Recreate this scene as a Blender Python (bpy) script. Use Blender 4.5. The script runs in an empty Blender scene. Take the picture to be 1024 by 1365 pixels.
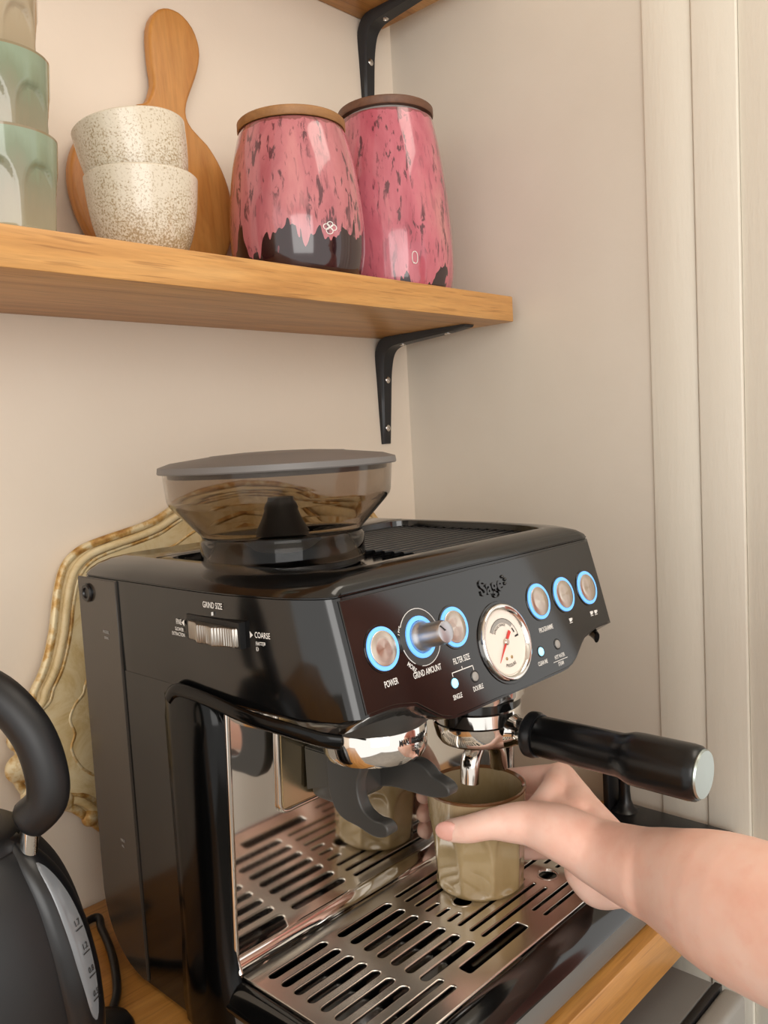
import bpy, bmesh, math, random
from mathutils import Vector, Matrix
random.seed(7)
S = bpy.context.scene
COL = S.collection
PI = math.pi

# ------------------------------------------------------------------ camera
F = 1128.713
ROWS = ((0.68627647, -0.72526309, -0.05493683), (-0.10023502, -0.01949537, -0.99477277), (0.72040096, 0.68819574, -0.08607598))
CAM = Vector((-0.3061, -0.3625, 0.4064))
R_, D_, F_ = [Vector(r).normalized() for r in ROWS]
cd = bpy.data.cameras.new('camera'); cam = bpy.data.objects.new('camera', cd); COL.objects.link(cam)
m = Matrix.Identity(4)
for i in range(3):
    m[i][0] = R_[i]; m[i][1] = -D_[i]; m[i][2] = -F_[i]; m[i][3] = CAM[i]
cam.matrix_world = m
cd.sensor_fit = 'VERTICAL'; cd.sensor_height = 36; cd.lens = F / 1365 * 36; cd.clip_start = 0.02
S.camera = cam

def at(px, py, d):
    "world point seen at pixel (1024x1365 frame) at depth d metres"
    return CAM + R_ * ((px - 512) / F * d) + D_ * ((py - 682.5) / F * d) + F_ * d

def onplane(px, py, axis, val):
    r = at(px, py, 1.0) - CAM
    return CAM + r * ((val - CAM[axis]) / r[axis])

# ------------------------------------------------------------------ light
w = bpy.data.worlds.new('room_light'); S.world = w; w.use_nodes = True
bg = w.node_tree.nodes['Background']; bg.inputs[0].default_value = (1.0, 0.97, 0.925, 1); bg.inputs[1].default_value = 1.42
def area(name, loc, target, sx, sy, power, color):
    l = bpy.data.lights.new(name, 'AREA'); l.shape = 'RECTANGLE'; l.size = sx; l.size_y = sy; l.energy = power; l.color = color
    o = bpy.data.objects.new(name, l); COL.objects.link(o); o.location = loc
    o.rotation_euler = (Vector(target) - Vector(loc)).to_track_quat('-Z', 'Y').to_euler()
    return o
area('window_light', (-1.2, -1.9, 0.75), (0.2, 0.1, 0.25), 1.6, 1.3, 25, (1.0, 0.98, 0.95))
area('ceiling_light', (0.55, -0.5, 1.40), (0.15, 0.2, 0.4), 0.8, 0.5, 5.5, (1.0, 0.92, 0.80))
S.view_settings.view_transform = 'Standard'; S.view_settings.look = 'None'
S.view_settings.exposure = -0.05; S.view_settings.gamma = 1.0; S.view_settings.use_curve_mapping = False

# ------------------------------------------------------------------ materials
def srgb(h):
    h = h.lstrip('#'); v = [int(h[i:i+2], 16) / 255 for i in (0, 2, 4)]
    return tuple((c / 12.92 if c <= .04045 else ((c + .055) / 1.055) ** 2.4) for c in v) + (1,)
def mat(name, col='#808080', rough=.5, metal=0, **kw):
    mt = bpy.data.materials.new(name); mt.use_nodes = True
    b = mt.node_tree.nodes['Principled BSDF']
    b.inputs['Base Color'].default_value = srgb(col); b.inputs['Roughness'].default_value = rough; b.inputs['Metallic'].default_value = metal
    for k, v in kw.items():
        b.inputs[k.replace('_', ' ')].default_value = v
    return mt
class N:
    def __init__(s, mt): s.t = mt.node_tree; s.b = s.t.nodes['Principled BSDF']
    def add(s, typ, **kw):
        n = s.t.nodes.new(typ)
        for k, v in kw.items():
            if k in n.inputs: n.inputs[k].default_value = v
            else: setattr(n, k, v)
        return n
    def link(s, a, b): s.t.links.new(a, b)
    def coords(s, scale=(1, 1, 1), rot=(0, 0, 0)):
        c = s.add('ShaderNodeTexCoord'); mp = s.add('ShaderNodeMapping'); mp.inputs['Scale'].default_value = scale; mp.inputs['Rotation'].default_value = rot
        s.link(c.outputs['Object'], mp.inputs[0]); return mp.outputs[0]
    def noise(s, vec, scale, detail=4, rough=.55, dist=0):
        n = s.add('ShaderNodeTexNoise'); n.inputs['Scale'].default_value = scale; n.inputs['Detail'].default_value = detail
        n.inputs['Roughness'].default_value = rough; n.inputs['Distortion'].default_value = dist
        s.link(vec, n.inputs['Vector']); return n.outputs['Fac']
    def ramp(s, fac, stops):
        r = s.add('ShaderNodeValToRGB'); cr = r.color_ramp
        while len(cr.elements) < len(stops): cr.elements.new(.5)
        for e, (p, c) in zip(cr.elements, stops):
            e.position = p; e.color = srgb(c) if isinstance(c, str) else (c, c, c, 1)
        s.link(fac, r.inputs[0]); return r.outputs[0]
    def mix(s, fac, a, b, mode='MIX'):
        n = s.add('ShaderNodeMix', data_type='RGBA', blend_type=mode)
        for i, v in ((0, fac), (6, a), (7, b)):
            if isinstance(v, (int, float)): n.inputs[i].default_value = v
            elif isinstance(v, str): n.inputs[i].default_value = srgb(v)
            else: s.link(v, n.inputs[i])
        return n.outputs[2]
    def math(s, op, a, b=0.0, c=0.0):
        n = s.add('ShaderNodeMath', operation=op)
        for i, v in enumerate((a, b, c)):
            if isinstance(v, (int, float)): n.inputs[i].default_value = v
            else: s.link(v, n.inputs[i])
        return n.outputs[0]
    def bump(s, h, strength=.3, dist=.001):
        n = s.add('ShaderNodeBump'); n.inputs['Strength'].default_value = strength; n.inputs['Distance'].default_value = dist
        s.link(h, n.inputs['Height']); s.link(n.outputs[0], s.b.inputs['Normal'])

def wall_mat(name, c1, c2, rough=.6, streak=False):
    mt = mat(name, c1, rough); n = N(mt); v = n.coords((1, 1, .25) if streak else (1, 1, 1))
    f1 = n.noise(v, 5, 5); n.link(n.ramp(f1, [(.3, c1), (.7, c2)]), n.b.inputs['Base Color'])
    h = n.noise(n.coords((1, 1, .12) if streak else (1, 1, 1)), 220 if streak else 130, 6, .65)
    n.bump(h, .35 if streak else .18, .0012 if streak else .001); return mt
M = {}
M['wall_back'] = wall_mat('cream_paint', '#e6d9c8', '#e1d3c1', .55)
M['wall_right'] = wall_mat('shaded_cream_paint', '#d8d0c3', '#d2c9bb', .4)  # greyer than the back wall: its weaker light is put into the colour
M['trim'] = wall_mat('gloss_trim_paint', '#e2ddd0', '#dcd6c8', .32, True)
M['ceiling'] = wall_mat('ceiling_paint', '#eee6da', '#e9e0d2', .7)
M['floor'] = wall_mat('floor_boards', '#8d857a', '#80786e', .5)
def wood(name, stops, scale=(1, 1, 1), rings=16, rough=.4, fine=260, pore=0):
    mt = mat(name, '#a87840', rough); n = N(mt); v = n.coords(scale)
    a = n.noise(v, rings, 5, .6, 1.6); b = n.noise(v, fine, 3, .7)
    c = n.ramp(a, stops); d = n.ramp(b, [(.35, .72), (.62, 1.0)])
    c = n.mix(.5, c, d, 'MULTIPLY')
    if pore:
        p = n.noise(n.coords((scale[0] * .5, scale[1], scale[2])), pore, 2, .5); c = n.mix(n.ramp(p, [(.58, 0.0), (.66, .5)]), c, '#8a5a2a')
    n.link(c, n.b.inputs['Base Color']); n.bump(b, .12, .0006); return mt
M['oak'] = wood('oak', [(.28, '#b67e41'), (.5, '#d09a58'), (.72, '#dcaa69')], (.07, 1, 1), 24, .38, 300, 420)
M['oak_top'] = wood('oak_counter', [(.28, '#a9722f'), (.5, '#c98f48'), (.72, '#d9a55c')], (.07, 1, 1), 22, .3, 260, 360)
M['board_wood'] = wood('olive_board', [(.25, '#8a5025'), (.42, '#b67838'), (.6, '#c48a48'), (.8, '#a86a30')], (1, 1, .12), 30, .38, 180)
M['lid_oak'] = wood('lid_oak', [(.3, '#8e6238'), (.7, '#a97a48')], (.1, 1, 1), 40, .5)
M['lid_walnut'] = wood('lid_walnut', [(.3, '#5d3d2b'), (.7, '#7c5640')], (.1, 1, 1), 40, .5)
M['black_gloss'] = mat('black_gloss', '#0b0b0b', .1, 0, Specular_IOR_Level=.75)
M['black_column'] = mat('black_column', '#060606', .16, 0, Specular_IOR_Level=.22)
M['black_panel'] = mat('black_side_panel', '#0b0b0b', .13, 0, Specular_IOR_Level=.65)
M['tank'] = mat('smoked_tank', '#3a332c', .2, 0, Specular_IOR_Level=.8)
M['black_matte'] = mat('black_matte', '#141416', .45)
M['black_satin'] = mat('black_satin', '#121214', .3)
M['handle_black'] = mat('handle_black', '#0a0a0b', .26, 0, Specular_IOR_Level=.38)
M['bracket'] = mat('black_powder_coat', '#1b1b1e', .42)
M['grey_plastic'] = mat('grey_plastic', '#3b3a38', .38)
M['lid_grey'] = mat('grey_lid_plastic', '#6a6765', .42)
M['rubber'] = mat('rubber', '#202022', .6)
M['slot_dark'] = mat('inside_dark', '#060607', .5)
M['chrome'] = mat('chrome', '#e2dfdb', .06, 1)
M['steel'] = mat('polished_steel', '#cfcac4', .11, 1)
M['white_ink'] = mat('white_ink', '#e9e7e2', .5)
M['grey_ink'] = mat('grey_ink', '#9b9893', .5)
M['black_ink'] = mat('black_ink', '#1a1a1a', .5)
M['cream_face'] = mat('gauge_face', '#ece3d8', .5)
M['red'] = mat('red_needle', '#d23228', .35)
M['grey_paint'] = mat('grey_lacquer', '#6d6c69', .35)
M['light_grey'] = mat('light_grey_lacquer', '#8f8e89', .35)
M['brass'] = mat('brushed_brass', '#c9b48a', .25, 1)
M['window_grey'] = mat('kettle_window', '#6f7276', .25, 0, Coat_Weight=.4)
def glow(name, col, s):
    mt = mat(name, col, .4); b = mt.node_tree.nodes['Principled BSDF']
    b.inputs['Emission Color'].default_value = srgb(col); b.inputs['Emission Strength'].default_value = s; return mt
M['blue_glow'] = glow('blue_led_ring', '#68aaf0', .85)
M['led_on'] = glow('led_lit', '#8fdcff', 1.6)
def brushed_disc():
    mt = mat('spun_steel', '#cfc3b8', .24, 1); n = N(mt)
    b = n.b; b.inputs['Anisotropic'].default_value = .95
    t = n.add('ShaderNodeTangent', direction_type='RADIAL', axis='Z'); n.link(t.outputs[0], b.inputs['Tangent']); return mt
M['spun'] = brushed_disc()
def tray_steel():
    mt = mat('tray_steel', '#ded8cf', .24, 1); n = N(mt)
    h = n.noise(n.coords((.05, 1, 1)), 900, 3); n.bump(h, .04, .0003); return mt
M['tray'] = tray_steel()
M['knob'] = mat('satin_knob', '#c4c6cc', .34, 1)
M['cap'] = mat('cap_metal', '#aab3ad', .3, 1)
M['wheel'] = mat('ribbed_metal', '#a9a49d', .32, 1)
def glass(name, col, rough=.03):
    return mat(name, col, rough, 0, Transmission_Weight=1.0, IOR=1.3)
M['smoke'] = glass('smoked_plastic', '#cfc7bf', .015)
def pink_glaze(name, base, base2, line, zt):
    mt = mat(name, base, .12, 0, Coat_Weight=.6, Coat_Roughness=.04); n = N(mt)
    v = n.coords((1, 1, .3)); v2 = n.coords((1, 1, 1)); v3 = n.coords((1, 1, .22))
    body = n.ramp(n.noise(v, 34, 5, .6, .4), [(.32, base2), (.55, base), (.75, '#cb8686')])
    spk = n.ramp(n.noise(v3, 210, 4, .6, .5), [(.545, 0.0), (.62, 1.0)])
    big = n.ramp(n.noise(v3, 36, 3, .6, 1.2), [(.45, 0.0), (.62, 1.0)])
    f = n.math('MULTIPLY', spk, n.math('ADD', .25, big))
    f = n.math('MINIMUM', f, .85)
    c = n.mix(f, body, '#472a33')
    sx = n.add('ShaderNodeSeparateXYZ'); n.link(v2, sx.inputs[0])
    wob = n.noise(n.coords((1, 1, .30)), 34, 3, .62, .3)
    edge = n.math('ADD', sx.outputs[2], n.math('MULTIPLY', n.math('SUBTRACT', wob, .5), -.15))
    low = n.math('LESS_THAN', edge, line)
    c = n.mix(low, c, '#2a1216')
    top = n.math('GREATER_THAN', n.math('ADD', sx.outputs[2], n.math('MULTIPLY', n.math('SUBTRACT', wob, .5), .02)), zt)
    c = n.mix(n.math('MULTIPLY', top, .6), c, '#5a2a1e')
    n.link(c, n.b.inputs['Base Color']); return mt
M['pink1'] = pink_glaze('pink_drip_glaze', '#bd7278', '#a35660', .588, .689)
M['pink2'] = pink_glaze('rose_drip_glaze', '#c46c7a', '#b05565', .562, .738)
def speckle():
    mt = mat('speckled_stoneware', '#d9cdb8', .25, 0, Coat_Weight=.3, Coat_Roughness=.1); n = N(mt)
    v = n.coords(); big = n.noise(v, 26, 4, .6); sp = n.noise(v, 640, 3, .65)
    sx = n.add('ShaderNodeSeparateXYZ'); n.link(v, sx.inputs[0])
    hgt = n.math('MULTIPLY', n.math('SUBTRACT', .055, sx.outputs[2]), 3.0)
    th = n.math('ADD', n.math('ADD', sp, n.math('MULTIPLY', n.math('SUBTRACT', big, .5), .35)), hgt)
    f = n.ramp(th, [(.53, 0.0), (.70, .8)])
    n.link(n.mix(f, '#d5cab6', '#8f7345'), n.b.inputs['Base Color']); return mt
M['speckle'] = speckle()
def reactive(name, stops, rim, h=.070):
    mt = mat(name, '#888888', .14, 0, Coat_Weight=.5, Coat_Roughness=.04); n = N(mt)
    v = n.coords(); nz = n.noise(n.coords((1, 1, .3)), 36, 4, .6)
    sx = n.add('ShaderNodeSeparateXYZ'); n.link(v, sx.inputs[0])
    f = n.math('ADD', n.math('DIVIDE', sx.outputs[2], h), n.math('MULTIPLY', n.math('SUBTRACT', nz, .5), .9))
    c = n.ramp(f, stops)
    r = n.math('GREATER_THAN', sx.outputs[2], h - .0016)
    n.link(n.mix(r, c, rim), n.b.inputs['Base Color']); return mt
M['green_glaze'] = reactive('green_reactive_glaze', [(.0, '#948c70'), (.3, '#8d846b'), (.55, '#828068'), (.75, '#7c866c'), (.95, '#87967e')], '#8a7a5c')
M['taupe_glaze'] = reactive('taupe_glaze', [(.0, '#9c8d70'), (.5, '#a7967a'), (.9, '#ad9e84')], '#8a7a5c')
M['olive_glaze'] = reactive('olive_glaze', [(.0, '#917b56'), (.4, '#a08b66'), (.7, '#957f5a'), (.95, '#a89372')], '#6e4a2e', .08)
def skin():
    mt = mat('skin', '#e0ab90', .42, 0, Subsurface_Weight=.12, Subsurface_Scale=.006); n = N(mt)
    n.b.inputs['Subsurface Radius'].default_value = (1, .35, .2)
    v = n.coords(); a = n.noise(v, 22, 4, .6); b = n.noise(v, 60, 3, .6)
    c = n.ramp(a, [(.3, '#edb8a4'), (.5, '#f3c6b4'), (.7, '#f5d0c0')])
    c = n.mix(n.ramp(b, [(.55, 0.0), (.8, .35)]), c, '#e8a592')
    n.link(c, n.b.inputs['Base Color']); n.bump(n.noise(v, 480, 4, .6), .12, .0004); return mt
M['skin'] = skin()
M['nail'] = mat('fingernail', '#e2a899', .22)
M['shirt'] = mat('dusty_pink_cotton', '#cf8a7b', .8)
M['trousers'] = mat('pale_linen', '#c4bdb4', .85)
M['hair'] = mat('brown_hair', '#3c2618', .55)
def gilt():
    mt = mat('aged_gilt', '#a9762f', .45, .25); n = N(mt); v = n.coords()
    a = n.noise(v, 70, 4, .6); n.link(n.ramp(a, [(.30, '#94642c'), (.45, '#c39a58'), (.58, '#dfcda4')]), n.b.inputs['Base Color'])
    n.bump(a, .4, .002); return mt
M['gilt'] = gilt()
def antique():
    mt = mat('antique_cream', '#dcc698', .5); n = N(mt); v = n.coords()
    a = n.noise(v, 24, 6, .7, 1.0); n.link(n.ramp(a, [(.3, '#c3a468'), (.5, '#dcc698'), (.75, '#e6d6b0')]), n.b.inputs['Base Color'])
    n.bump(a, .2, .001); return mt
M['antique'] = antique()

# ------------------------------------------------------------------ mesh helpers
def finish(bm, smooth=40):
    bmesh.ops.recalc_face_normals(bm, faces=bm.faces)
    me = bpy.data.meshes.new('m'); bm.to_mesh(me); bm.free()
    if smooth:
        me.shade_smooth(); me.set_sharp_from_angle(angle=math.radians(smooth))
    return me
def obj(name, bm, material, parent=None, smooth=40):
    me = finish(bm, smooth) if isinstance(bm, bmesh.types.BMesh) else bm
    me.name = name; me.materials.clear(); me.materials.append(M[material] if isinstance(material, str) else material)
    o = bpy.data.objects.new(name, me); COL.objects.link(o)
    if parent is not None:
        o.parent = parent
        o.matrix_parent_inverse = Matrix.Translation(-parent.location) if parent.type == 'EMPTY' else Matrix.Identity(4)
    return o
def local_obj(name, bm, material, parent, smooth=40):
    me = finish(bm, smooth) if isinstance(bm, bmesh.types.BMesh) else bm
    me.name = name; me.materials.clear(); me.materials.append(M[material])
    o = bpy.data.objects.new(name, me); COL.objects.link(o); o.parent = parent; return o
def thing(name, label, cat, loc=(0, 0, 0), group=None):
    o = bpy.data.objects.new(name, None); COL.objects.link(o); o.location = loc; o.empty_display_size = .02
    o['label'] = label; o['category'] = cat
    if group: o['group'] = group
    return o
def tag(o, label, cat, group=None):
    o['label'] = label; o['category'] = cat
    if group: o['group'] = group
    return o
def struct(name, bm, material, smooth=0):
    o = obj(name, bm, material, None, smooth); o['kind'] = 'structure'; return o
def loft(bm, rings, cap0=True, cap1=True, closed=True):
    vs = [[bm.verts.new(p) for p in r] for r in rings]
    n = len(vs[0])
    for a, b in zip(vs, vs[1:]):
        for i in range(n if closed else n - 1):
            j = (i + 1) % n
            bm.faces.new((a[i], a[j], b[j], b[i]))
    if cap0: bm.faces.new(vs[0][::-1])
    if cap1: bm.faces.new(vs[-1])
    return bm
def box(bm, lo, hi, bev=0, seg=2):
    x0, y0, z0 = lo; x1, y1, z1 = hi
    t = bmesh.new()
    bmesh.ops.create_cube(t, size=1)
    for v in t.verts:
        v.co = Vector(((x0 + x1) / 2 + v.co.x * (x1 - x0), (y0 + y1) / 2 + v.co.y * (y1 - y0), (z0 + z1) / 2 + v.co.z * (z1 - z0)))
    if bev: bmesh.ops.bevel(t, geom=t.edges[:], offset=bev, segments=seg, profile=.5, affect='EDGES')
    join(bm, t); return bm
def join(bm, t):
    mp = {v: bm.verts.new(v.co) for v in t.verts}
    for f in t.faces:
        try: bm.faces.new([mp[v] for v in f.verts])
        except ValueError: pass
    t.free()
def newbox(lo, hi, bev=0, seg=2): return box(bmesh.new(), lo, hi, bev, seg)
def lathe(bm, prof, n=48, mtx=None, mod=None):
    mtx = mtx or Matrix.Identity(4); rings = []
    for r, z in prof:
        ring = []
        for i in range(n):
            a = 2 * PI * i / n; rr = max(r, 1e-5)
            if mod: rr = mod(rr, z, a)
            ring.append(mtx @ Vector((rr * math.cos(a), rr * math.sin(a), z)))
        rings.append(ring)
    return loft(bm, rings)
def T(x, y, z): return Matrix.Translation((x, y, z))
def frame(o, x, y, z):
    mm = Matrix.Identity(4)
    for i in range(3): mm[i][0] = x[i]; mm[i][1] = y[i]; mm[i][2] = z[i]; mm[i][3] = o[i]
    return mm
def tube(bm, pts, rad, n=12, flat=None, up=Vector((0, 0, 1))):
    pts = [Vector(p) for p in pts]; rings = []
    if not isinstance(rad, (list, tuple)): rad = [rad] * len(pts)
    prev = None
    for i, p in enumerate(pts):
        d = (pts[min(i + 1, len(pts) - 1)] - pts[max(i - 1, 0)]).normalized()
        if prev is None:
            s = d.cross(up)
            if s.length < 1e-3: s = d.cross(Vector((1, 0, 0)))
        else: s = prev - d * prev.dot(d)
        s.normalize(); prev = s.copy(); u = s.cross(d).normalized()
        r = rad[i]; ra, rb = (r if isinstance(r, (tuple, list)) else (r, r))
        rings.append([p + s * (ra * math.cos(2 * PI * k / n)) + u * (rb * math.sin(2 * PI * k / n)) for k in range(n)])
    return loft(bm, rings)
def smooth_path(pts, n=6):
    pts = [Vector(p) for p in pts]; out = []
    for i in range(len(pts) - 1):
        p0 = pts[max(i - 1, 0)]; p1 = pts[i]; p2 = pts[i + 1]; p3 = pts[min(i + 2, len(pts) - 1)]
        for k in range(n):
            t = k / n
            out.append(.5 * ((2 * p1) + (p2 - p0) * t + (2 * p0 - 5 * p1 + 4 * p2 - p3) * t * t + (3 * p1 - p0 - 3 * p2 + p3) * t ** 3))
    out.append(pts[-1]); return out
def interp(vals, n=6):
    return [v.x for v in smooth_path([Vector((v, 0, 0)) for v in vals], n)]
def curve_plate(loops, thick, mtx, bevel=0.0, bres=1):
    "flat plate from 2-D loops (first = outline, the rest = holes)"
    cu = bpy.data.curves.new('c', 'CURVE'); cu.dimensions = '2D'; cu.fill_mode = 'BOTH'
    cu.extrude = thick / 2; cu.bevel_depth = bevel; cu.bevel_resolution = bres
    for lp in loops:
        sp = cu.splines.new('POLY'); sp.points.add(len(lp) - 1); sp.use_cyclic_u = True
        for q, (x, y) in zip(sp.points, lp): q.co = (x, y, 0, 1)
    o = bpy.data.objects.new('c', cu); COL.objects.link(o)
    dg = bpy.context.evaluated_depsgraph_get(); me = bpy.data.meshes.new_from_object(o.evaluated_get(dg))
    bpy.data.objects.remove(o); bpy.data.curves.remove(cu)
    me.transform(mtx); me.shade_smooth(); me.set_sharp_from_angle(angle=math.radians(35)); return me
def text_mesh(body, size, mtx, squeeze=.72, ext=.00008, bold=0.0, align='CENTER', bend=None):
    cu = bpy.data.curves.new('t', 'FONT'); cu.body = body; cu.size = size; cu.extrude = ext; cu.offset = bold
    cu.align_x = align; cu.align_y = 'CENTER'; cu.resolution_u = 3
    o = bpy.data.objects.new('t', cu); COL.objects.link(o)
    dg = bpy.context.evaluated_depsgraph_get(); me = bpy.data.meshes.new_from_object(o.evaluated_get(dg))
    bpy.data.objects.remove(o); bpy.data.curves.remove(cu)
    for v in me.vertices:
        v.co.x *= squeeze
        if bend: v.co = bend(v.co)
    me.transform(mtx); return me
def stadium(x0, x1, y, r, n=5):
    pts = []
    for k in range(n + 1):
        a = -PI / 2 + PI * k / n; pts.append((x1 - r + r * math.cos(a), y + r * math.sin(a)))
    for k in range(n + 1):
        a = PI / 2 + PI * k / n; pts.append((x0 + r + r * math.cos(a), y + r * math.sin(a)))
    return pts
def circ(x, y, r, n=28): return [(x + r * math.cos(2 * PI * i / n), y + r * math.sin(2 * PI * i / n)) for i in range(n)]
def rrect(x0, x1, y0, y1, r, n=4):
    pts = []
    for cx, cy, a0 in ((x1 - r, y0 + r, -PI / 2), (x1 - r, y1 - r, 0), (x0 + r, y1 - r, PI / 2), (x0 + r, y0 + r, PI)):
        for k in range(n + 1):
            a = a0 + PI / 2 * k / n; pts.append((cx + r * math.cos(a), cy + r * math.sin(a)))
    return pts
def lerp(a, b, t): return a + (b - a) * t
def pl(x, tab):
    if x <= tab[0][0]: return tab[0][1]
    for (a, b), (c, d) in zip(tab, tab[1:]):
        if x <= c: return lerp(b, d, (x - a) / (c - a))
    return tab[-1][1]

# ================================================================== the room
struct('wall_back', newbox((-1.9, .353, -.9), (.52, .45, 1.5)), 'wall_back')
struct('wall_right', newbox((.5, .0272, -.9), (.6, .353, 1.5)), 'wall_right')
struct('trim_1', newbox((.4972, -.0205, -.9), (.6, .0275, 1.5), .0012), 'trim', 30)
struct('trim_2', newbox((.4945, -.063, -.9), (.6, -.0213, 1.5), .0016, 3), 'trim', 30)
struct('trim_3', newbox((.4975, -.19, -.9), (.6, -.0632, 1.5), .001), 'trim', 30)
struct('ceiling', newbox((-2.0, -3.2, 1.5), (2.2, .45, 1.6)), 'ceiling')
struct('floor', newbox((-2.0, -3.2, -1.0), (2.2, .45, -.9)), 'floor')

# ================================================================== counter, under-counter unit
ct = tag(obj('worktop', newbox((-1.89, -.0615, -.0405), (.4935, .3525, 0), .0015), 'oak_top'), 'oak worktop carrying the coffee machine and the kettle', 'worktop')
ct.location.z = 0
un = thing('under_counter_cabinet', 'dark grey cabinet with black edge strip below the oak worktop', 'cabinet', (.0, .1, -.9))
obj('body', newbox((-.6, -.071, -.9), (.380, .35, -.080), .001), 'grey_paint', un)
obj('edge_strip', newbox((-.6, -.078, -.89), (.3835, -.0712, -.0805), .001), 'black_matte', un)
obj('front_panel', newbox((-.6, -.098, -.885), (.3845, -.0782, -.0815), .005, 3), 'light_grey', un)
obj('support_rail', newbox((-.6, .10, -.0798), (.34, .33, -.041), .001), 'black_matte', un)

# ================================================================== shelves and brackets
sh = tag(obj('shelf', newbox((-1.2, .181, .527), (.4865, .3525, .5545), .0012), 'oak'), 'thick oak shelf holding the cups and canisters', 'shelf')
sh2 = tag(obj('shelf', newbox((-1.2, .181, .897), (.4865, .3525, .925), .0012), 'oak'), 'upper oak shelf cut off by the top edge of the photo', 'shelf')
def bracket(zt, label):
    X = .4525; b = thing('shelf_bracket', label, 'bracket', (X, .352, zt))
    wy, zz = .3527, zt - .0002
    outer = [(wy, zz - .127), (wy, zz - .09), (wy, zz - .05), (wy, zz - .030), (wy - .0015, zz - .016), (wy - .008, zz - .005), (wy - .018, zz - .0006), (wy - .03, zz), (wy - .07, zz), (wy - .11, zz), (wy - .136, zz)]
    inner = [(wy - .0035, zz - .1265), (wy - .0065, zz - .09), (wy - .0092, zz - .05), (wy - .0110, zz - .034), (wy - .0135, zz - .023), (wy - .0175, zz - .0165), (wy - .024, zz - .0125), (wy - .034, zz - .0105), (wy - .07, zz - .008), (wy - .11, zz - .0055), (wy - .1355, zz - .003)]
    hw = [.0075, .0090, .0100, .0108, .0115, .0118, .0118, .0116, .0108, .0098, .0085]
    bm = bmesh.new(); rings = []
    po = smooth_path([Vector((0, y, z)) for y, z in outer], 3); pi_ = smooth_path([Vector((0, y, z)) for y, z in inner], 3); hh = interp(hw, 3)
    for o_, i_, h in zip(po, pi_, hh):
        rings.append([o_ + Vector((X - h, 0, 0)), o_ + Vector((X + h, 0, 0)), i_.lerp(o_, .35) + Vector((X + h - .0008, 0, 0)), i_ + Vector((X + h - .0032, 0, 0)), i_ + Vector((X - h + .0032, 0, 0)), i_.lerp(o_, .35) + Vector((X - h + .0008, 0, 0))])
    loft(bm, rings); obj('arm', bm, 'bracket', b, 32)
    for y, z, hz in ((wy - .0092, zt - .050, 0), (wy - .0052, zt - .108, 0), (wy - .036, zt - .0106, 1), (wy - .105, zt - .006, 1)):
        bm = bmesh.new()
        mm = frame((X, y, z), (1, 0, 0), (0, 0, 1), (0, -1, 0)) if not hz else frame((X, y, z), (1, 0, 0), (0, 1, 0), (0, 0, -1))
        lathe(bm, [(0, -.002), (.0040, -.002), (.0040, .0006), (.0030, .0014), (.0015, .0015), (.0012, .0006), (0, .0006)], 20, mm)
        obj('screw', bm, 'steel', b)
    return b
bracket(.527, 'black metal bracket under the shelf with the canisters')
bracket(.897, 'black metal bracket under the topmost shelf')

# ================================================================== cutting board
def board():
    th = thing('cutting_board', 'round wooden board with paddle handle leaning on the wall behind speckled cups', 'cutting board', (.142, .33, .5548))
    out = []
    R = .0815; cx, cz = .1425, .6375
    a0 = math.radians(43)
    for k in range(41):
        a = a0 - (2 * PI - math.radians(46)) * k / 40      # from right of the neck round the bottom to its left
        rx = R * (1.0 if math.sin(a) < 0 else 1.0)
        out.append((cx + rx * math.cos(a), cz + R * (1.02 if math.cos(a) > 0 or math.sin(a) < 0 else 1.02 - .17 * min(1, -math.cos(a) * 3)) * math.sin(a)))
    neck_left = [(.1535, .74), (.1535, .757), (.1535, .775), (.1555, .793), (.1625, .8065), (.1715, .8130), (.181, .8147)]
    neck_right = [(.190, .8125), (.1985, .805), (.2030, .794), (.2035, .782), (.1990, .767), (.1920, .752), (.1850, .738), (.1810, .727), (.1805, .7165), (.1860, .7065)]
    loop = out + neck_left + neck_right
    pts = smooth_path([Vector((x, y, 0)) for x, y in loop] + [Vector((loop[0][0], loop[0][1], 0))], 2)[:-1]
    loop = [(p.x, p.y) for p in pts]
    zb = min(y for x, y in loop)
    tilt = math.radians(3.4)
    mm = frame((0, .3305, 0), (1, 0, 0), (0, math.sin(tilt), math.cos(tilt)), (0, -math.cos(tilt), math.sin(tilt)))
    mm = Matrix.Translation((0, 0, 0)) @ mm @ Matrix.Translation((0, 0, 0))
    # pivot on its lower edge
    piv = Matrix.Translation((0, 0, 0))
    m2 = Matrix.Translation((0, .329, zb)) @ Matrix.Rotation(-tilt, 4, 'X') @ Matrix.Translation((0, 0, -zb)) @ frame((0, 0, 0), (1, 0, 0), (0, 0, 1), (0, -1, 0))
    me = curve_plate([loop], .006, m2, .003, 3)
    zmin = min(v.co.z for v in me.vertices); me.transform(Matrix.Translation((0, 0, .5546 - zmin)))
    ymax = max(v.co.y for v in me.vertices); me.transform(Matrix.Translation((0, .3525 - ymax, 0)))
    me.transform(Matrix.Translation((0, 0, 0)))
    obj('paddle', me, 'board_wood', th, 30)
board()

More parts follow.
